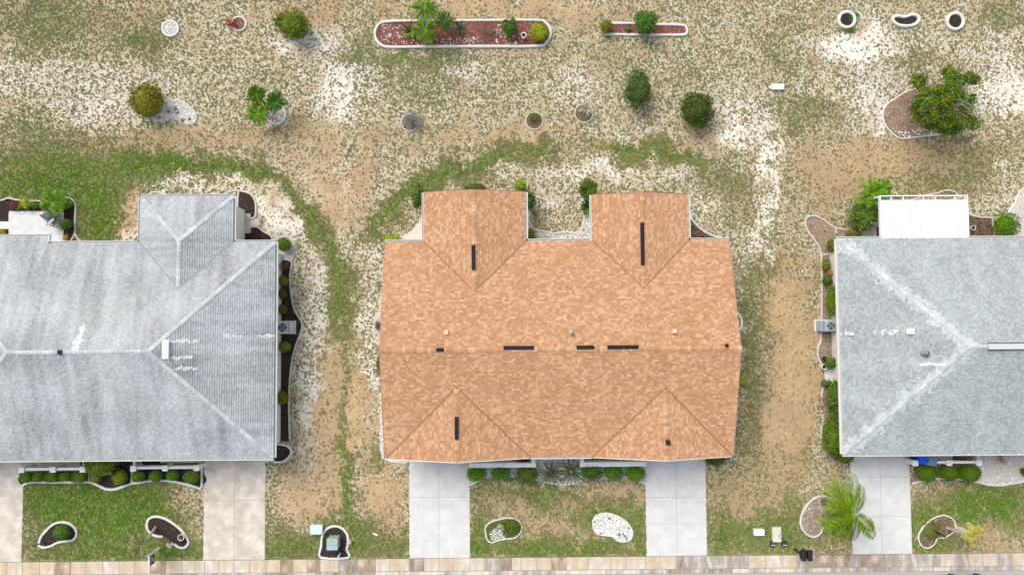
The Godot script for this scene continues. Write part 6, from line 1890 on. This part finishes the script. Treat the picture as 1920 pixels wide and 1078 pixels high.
func build_pale_garden() -> void:
	var kp: Array = [[1590, 432], [1575, 429], [1560, 424], [1545, 413], [1532, 406], [1520, 405], [1511, 411], [1511, 425], [1520, 441], [1532, 457], [1539, 473], [1541, 495], [1541, 560], [1540, 620], [1539, 640], [1534, 652], [1534, 668], [1540, 682], [1545, 692]]
	var poly: Array = kp.duplicate()
	poly.append_array([[1548, 712], [1543, 735], [1543, 760], [1546, 780], [1540, 805], [1545, 840], [1560, 858], [1594, 866], [1600, 840], [1585, 700], [1575, 450], [1590, 445]])
	bed("planting_bed", "brown mulch side bed along the pale roof behind a winding kerb", poly, M.tan_mulch, {"kerb": 0.11, "kerb_path": [kp, [[1546, 720], [1541, 738], [1542, 760]], [[1545, 785], [1541, 805], [1540, 822]], [[1541, 478], [1553, 477], [1566, 476]], [[1567, 427], [1568, 438]]], "kerb_mat": M.old_kerb, "steps": 3, "chips": ["mulch_chips", 80.0, "bark", Color(0.16, 0.10, 0.06), Color(0.5, 0.38, 0.28)]})
	var wk := MB.new()
	var wp := ground_pts([[1545, 690], [1572, 684], [1577, 706], [1565, 716], [1548, 716]])
	fill(wk, wp, 0.06)
	fill(wk, ground_pts([[1571, 477], [1576, 477], [1580, 700], [1575, 700]]), 0.065)
	structure("path", wk, M.patio)
	shrub("leafy_shrub", "green bush at the pale roof's rear corner", 1561, 461, 8, 13, 0.9, Color(0.07, 0.11, 0.015), Color(0.18, 0.22, 0.04), {"lump": 0.3, "clumps": 4})
	shrub("leafy_shrub", "mottled yellow-green plant against the winding kerb", 1549, 497, 8, 12, 0.5, O1, Color(0.28, 0.27, 0.04), {"lump": 0.4, "clumps": 4})
	shrub("orange_shrub", "orange-leaved low plant beside the white side wall", 1560, 513, 11, 5, 0.5, Color(0.34, 0.15, 0.05), Color(0.52, 0.28, 0.12), {"solid": false, "lump": 0.4, "clumps": 3})
	shrub("leafy_shrub", "dark green plant after the orange one in the side bed", 1552, 526, 10, 8, 0.5, D1, Color(0.16, 0.2, 0.03), {"lump": 0.4, "clumps": 3})
	shrub("hedge_shrub", "narrow bright green hedge above the grey-blue air conditioner", 1560, 563, 8, 28, 0.9, Color(0.07, 0.15, 0.010), Color(0.20, 0.32, 0.02), {"lump": 0.25, "square": 0.2, "category": "hedge"})
	ac_unit("grey-blue air conditioner with round fan beside the pale roof", 1555, 611, 0.86, 0.62, mat(L(0.33, 0.42, 0.47), 0.5), 0.12)
	hose_reel()
	pot("small dark pot in the side bed above the white-rimmed one", 1548, 673, 0.16, 0.3, M.dark_metal, D1, D2, 30)
	pot("white-rimmed round pot on the winding kerb", 1547, 688, 0.17, 0.35, M.white, D1, D2, 0)
	shrub("leafy_shrub", "round green plant behind the white-rimmed pot", 1559, 681, 11, 10, 0.6, Color(0.05, 0.12, 0.015), Color(0.14, 0.23, 0.04), {"lump": 0.3, "clumps": 4})
	shrub("leafy_shrub", "small dark green clump on the kerb below the side path", 1549, 719, 9, 6, 0.5, Color(0.05, 0.085, 0.015), Color(0.14, 0.2, 0.04), {"lump": 0.4, "clumps": 3})
	shrub("hedge_shrub", "tall green hedge bush along the pale roof's lower side", 1565, 748, 11, 32, 1.4, Color(0.045, 0.10, 0.014), Color(0.16, 0.25, 0.04), {"lump": 0.28, "leaf": 0.11, "category": "hedge", "clumps": 7, "depth": 0.4})
	twig_bush("dry_bush", "dry tan twiggy bush between the two side hedges", 1551, 748, 13, 0.5, 50, mat(L(0.42, 0.32, 0.24), 0.95))
	shrub("hedge_shrub", "big rounded hedge wrapping the pale roof's front corner", 1564, 818, 20, 40, 1.3, Color(0.05, 0.11, 0.008), Color(0.17, 0.25, 0.02), {"lump": 0.25, "leaf": 0.10, "category": "hedge", "clumps": 10, "depth": 0.4})
	shrub("hedge_shrub", "low hedge end reaching the third driveway at the pale roof's corner", 1583, 855, 17, 12, 1.0, Color(0.05, 0.11, 0.008), Color(0.17, 0.25, 0.02), {"lump": 0.25, "leaf": 0.10, "category": "hedge", "clumps": 5})
	# behind the pale roof
	palm("palm_tree", "bright green palm beside the flat white patio cover", at(1637, 378), at(1636, 363, 1.7), {"len": 1.05, "fronds": 16, "leaflet": 0.34, "trunk": 0.09, "a": Color(0.10, 0.24, 0.015), "b": Color(0.27, 0.42, 0.04), "droop": 0.4, "dead": 2, "dead_turn": 2.8, "dead_a": Color(0.4, 0.28, 0.06), "dead_b": Color(0.5, 0.36, 0.1)})
	palm("palm_tree", "smaller green palm touching the patio cover's far corner", at(1655, 362), at(1656, 352, 1.4), {"len": 0.7, "fronds": 11, "leaflet": 0.26, "trunk": 0.06, "a": Color(0.07, 0.20, 0.015), "b": Color(0.2, 0.34, 0.03)})
	shrub("leafy_shrub", "large dark green bush beside the patio cover below the palm", 1622, 402, 27, 29, 1.5, Color(0.05, 0.115, 0.012), Color(0.19, 0.27, 0.03), {"lump": 0.35, "leaf": 0.12, "clumps": 10, "depth": 0.5})
	shrub("leafy_shrub", "small yellow-green bush at the pale roof's rear eave", 1600, 438, 14, 8, 0.7, O1, Color(0.24, 0.26, 0.05), {"lump": 0.35, "clumps": 4})
	var sp := MB.new()
	var spp := ground_pts([[1610, 424], [1617, 430], [1635, 428], [1636, 455], [1614, 455]])
	fill(sp, spp, 0.05); keep_off(spp)
	structure("path", sp, M.patio)
	screen_door()
	kerb_line("thin pale kerb rising behind the flat white patio cover", [[1658, 368], [1690, 368], [1725, 367], [1755, 363], [1775, 357], [1790, 360], [1798, 367]], 0.09, 0.08, M.old_kerb)
	bed("planting_bed", "brown corner bed with a small pot beside the white patio cover", [[1812, 400], [1824, 405], [1845, 408], [1861, 408], [1862, 420], [1864, 465], [1812, 465]], M.brown_mulch, {"smooth": false, "kerb": 0.09, "kerb_h": 0.09, "kerb_mat": M.old_kerb, "kerb_path": [[[1816, 401], [1826, 405], [1845, 408], [1863, 408]], [[1861, 409], [1862, 425]]]})
	pot("small pale-rimmed pot in the brown corner bed", 1827, 427, 0.16, 0.3, M.pale_metal, D1, D2, 0)
	shrub("round_shrub", "dense bright green block shrub behind the pale roof", 1887, 421, 20, 21, 1.2, Color(0.05, 0.14, 0.006), Color(0.15, 0.28, 0.012), {"lump": 0.08, "square": 0.35, "leaf": 0.09})
	bed("stone_bed", "pale gravel area behind the block shrub with angled white kerb", [[1888, 403], [1900, 388], [1908, 370], [1917, 356], [1960, 340], [1960, 470], [1895, 470], [1906, 430]], M.sand, {"cover": "gravel", "smooth": false, "chips": ["stones", 45.0, "stone", Color(0.3, 0.26, 0.2), STONE_B, 0.5, 1.0], "kerb": 0.10, "kerb_h": 0.08, "kerb_path": [[[1888, 403], [1900, 388], [1908, 370], [1917, 356], [1940, 345]]]})
	# front of the pale house
	bed("stone_bed", "white gravel front bed with wavy kerb before the pale house", [[1826, 852], [1826, 903], [1850, 908], [1870, 910], [1895, 907], [1930, 901], [1960, 897], [1960, 845], [1826, 845]], M.sand, {"cover": "gravel", "smooth": false, "chips": ["stones", 60.0, "stone", Color(0.4, 0.36, 0.33), STONE_B, 0.5, 1.1], "kerb": 0.11, "kerb_path": [[[1710, 907], [1724, 902.5], [1745, 899], [1765, 897], [1790, 897.5], [1815, 899.5], [1832, 903], [1850, 908], [1872, 910], [1895, 907], [1930, 901]]]})
	bed("planting_bed", "tan mulch strip under the three big ball shrubs", [[1710, 868], [1826, 868], [1826, 902], [1790, 897], [1760, 897], [1724, 902], [1710, 907]], M.tan_mulch, {"smooth": false, "chips": ["stones", 60.0, "stone", Color(0.3, 0.2, 0.15), STONE_B, 0.6, 1.3]})
	bed("planting_bed", "brown mulch strip behind the pale house's low white wall", [[1709, 845], [1826, 845], [1826, 868], [1709, 868]], M.brown_mulch, {"smooth": false})
	var fp := MB.new()
	fill(fp, ground_pts([[1709, 845], [1786, 845], [1786, 860], [1709, 860]]), 0.075)
	structure("path", fp, M.warm_patio)
	rail_wall("low white fence with three posts behind the big ball shrubs", [[1718, 869], [1782, 869], [1838, 867]], 868, [[2, 0.5]])
	wheelie_bin("blue wheeled bin standing by the pale house's garage", 1734, 859, M.bin_blue, 0.1)
	wheelie_bin("grey-blue wheeled bin beside the blue one", 1749, 863, M.bin_grey, -0.15)
	twig_bush("dry_bush", "dry golden-brown bush leaning over the white fence", 1808, 862, 19, 0.9, 110, mat(L(0.40, 0.25, 0.11), 0.95), {"leaves": 260, "a": Color(0.16, 0.10, 0.03), "b": Color(0.42, 0.27, 0.10)})
	for e in [[1738, 886.5, 21, 17, "big ball shrub nearest the third driveway before the low white fence"], [1780, 885.5, 18.5, 15.5, "middle of three big ball shrubs before the low white fence"], [1819, 886.5, 21, 17.5, "big ball shrub beside the white gravel front bed"]]:
		shrub("round_shrub", e[4], e[0], e[1], e[2], e[3], 1.0, Color(0.05, 0.11, 0.006), Color(0.14, 0.225, 0.012), {"lump": 0.05, "leaf": 0.06})
	spiky("dry_grass_clump", "tan dry grass clump on the white gravel", 1876, 861, 9, 0.4, 40, Color(0.42, 0.25, 0.12), Color(0.62, 0.45, 0.28), {"width": 0.02})
	shrub("leafy_shrub", "dark green plant at the far edge of the white gravel front bed", 1924, 885, 7, 8, 0.6, D1, D2, {"lump": 0.2})
	# palm beds by the street
	bed("planting_bed", "straw-littered kidney bed with white kerb under the green palm", [[1563, 943], [1556, 934], [1546, 930], [1532, 932], [1518, 941], [1508, 955], [1502, 970], [1502, 985], [1510, 999], [1522, 1006], [1532, 1005], [1540, 998], [1543, 988], [1540, 975], [1545, 960]], M.tan_mulch, {"kerb": 0.10, "kerb_h": 0.09, "kerb_path": [[[1563, 943], [1556, 934], [1546, 930], [1532, 932], [1518, 941], [1508, 955], [1502, 970], [1502, 985], [1510, 999], [1522, 1006], [1532, 1005], [1540, 998], [1543, 988]]], "chips": ["straw", 90.0, "bark", Color(0.2, 0.16, 0.1), Color(0.55, 0.47, 0.4)]})
	palm("palm_tree", "big green feather palm leaning over the third driveway", at(1543, 940), at(1601, 962, 3.5), {"len": 1.95, "fronds": 13, "leaflet": 0.55, "trunk": 0.13, "pairs": 30, "width": 0.03, "a": Color(0.085, 0.18, 0.010), "b": Color(0.30, 0.43, 0.02), "droop": 0.55, "wind": 3.0, "lo": 0.0, "hi": 0.6, "dead": 3, "dead_turn": 3.6, "dead_a": Color(0.22, 0.09, 0.04), "dead_b": Color(0.4, 0.2, 0.1), "bark": M.bark})
	stick("bleached fallen branch across the straw-littered kidney bed", [1526, 952], [1510, 922], 0.035, M.pale_bark)
	stick("bleached fallen branch across the straw-littered kidney bed", [1512, 950], [1553, 938], 0.03, M.pale_bark)
	stick("bleached fallen branch across the straw-littered kidney bed", [1515, 955], [1545, 948], 0.03, M.pale_bark)
	bed("planting_bed", "grassy kidney bed with thin kerb beside the yellowing palm", [[1724, 1015], [1723, 1003], [1730, 990], [1740, 979], [1754, 970], [1770, 966], [1783, 970], [1791, 980], [1792, 992], [1785, 1000], [1770, 1008], [1758, 1010], [1752, 1020], [1742, 1027], [1731, 1025]], M.brown_mulch, {"kerb": 0.08, "kerb_h": 0.08, "chips": ["straw", 90.0, "bark", Color(0.07, 0.08, 0.03), Color(0.3, 0.26, 0.16)]})
	shrub("weed_clump", "grass tuft overgrowing the thin-kerbed kidney bed", 1748, 996, 20, 20, 0.13, Color(0.10, 0.13, 0.02), Color(0.22, 0.22, 0.05), {"solid": false, "category": "weeds", "lump": 0.35, "depth": 0.95, "density": 1.0})
	palm("palm_tree", "yellowing palm with pale bare trunk leaning from the thin-kerbed bed", at(1776, 990), at(1829, 1003, 2.5), {"len": 0.8, "fronds": 7, "leaflet": 0.26, "trunk": 0.08, "a": Color(0.26, 0.31, 0.05), "b": Color(0.60, 0.50, 0.12), "droop": 0.6, "wind": 4.0, "dead": 4, "dead_turn": 3.2, "dead_a": Color(0.5, 0.42, 0.3), "dead_b": Color(0.62, 0.54, 0.42)})
	pole("lamp_post", "slim dark garden lamp post in the yellowing palm's bed", "lamp post", at(1755, 996), at(1772, 1006, 0.95), 0.04, M.black)
	golf_cart()

func hose_reel() -> void:
	var o := at(1570, 646, 0.4); o.y = 0.0
	var t := thing("hose_reel", "dark garden hose coiled on a reel by the pale house wall", "hose reel", o)
	var m := MB.new()
	for k in 4:
		var pts := []; var rad := []
		for i in 17:
			pts.append(Vector3(-0.05 + k * 0.035, 0.32 + sin(TAU * i / 16.0) * 0.26, cos(TAU * i / 16.0) * 0.26)); rad.append(0.022)
		m.tube(pts, rad, 6, Color.WHITE, false)
	part("hose", m, M.dark_metal, t)
	var f := MB.new()
	f.bx(-0.12, 0.14, -0.02, 0.05, -0.28, 0.28, Color.WHITE, 0.01); f.bx(-0.1, -0.07, 0.05, 0.5, -0.03, 0.03); f.bx(0.1, 0.13, 0.05, 0.5, -0.03, 0.03)
	part("stand", f, M.pale_metal, t)

func screen_door() -> void:
	var o := at(1641, 440); o.y = 0.0
	var t := thing("screen_door", "white framed screen door standing beside the patio cover", "door", o)
	var f := MB.new()
	f.bx(-0.04, 0.04, -0.02, 2.0, -0.5, -0.42); f.bx(-0.04, 0.04, -0.02, 2.0, 0.42, 0.5); f.bx(-0.04, 0.04, 1.92, 2.0, -0.42, 0.42); f.bx(-0.04, 0.04, 0.0, 0.25, -0.42, 0.42)
	part("frame", f, M.white, t)
	var p := MB.new()
	p.bx(-0.008, 0.008, 0.25, 1.92, -0.42, 0.42)
	part("screen", p, M.dark_metal, t)
	var h := MB.new()
	h.tube([Vector3(-0.07, 1.0, 0.36), Vector3(0.07, 1.0, 0.36)], [0.02, 0.02], 6)
	part("handle", h, M.pale_metal, t)
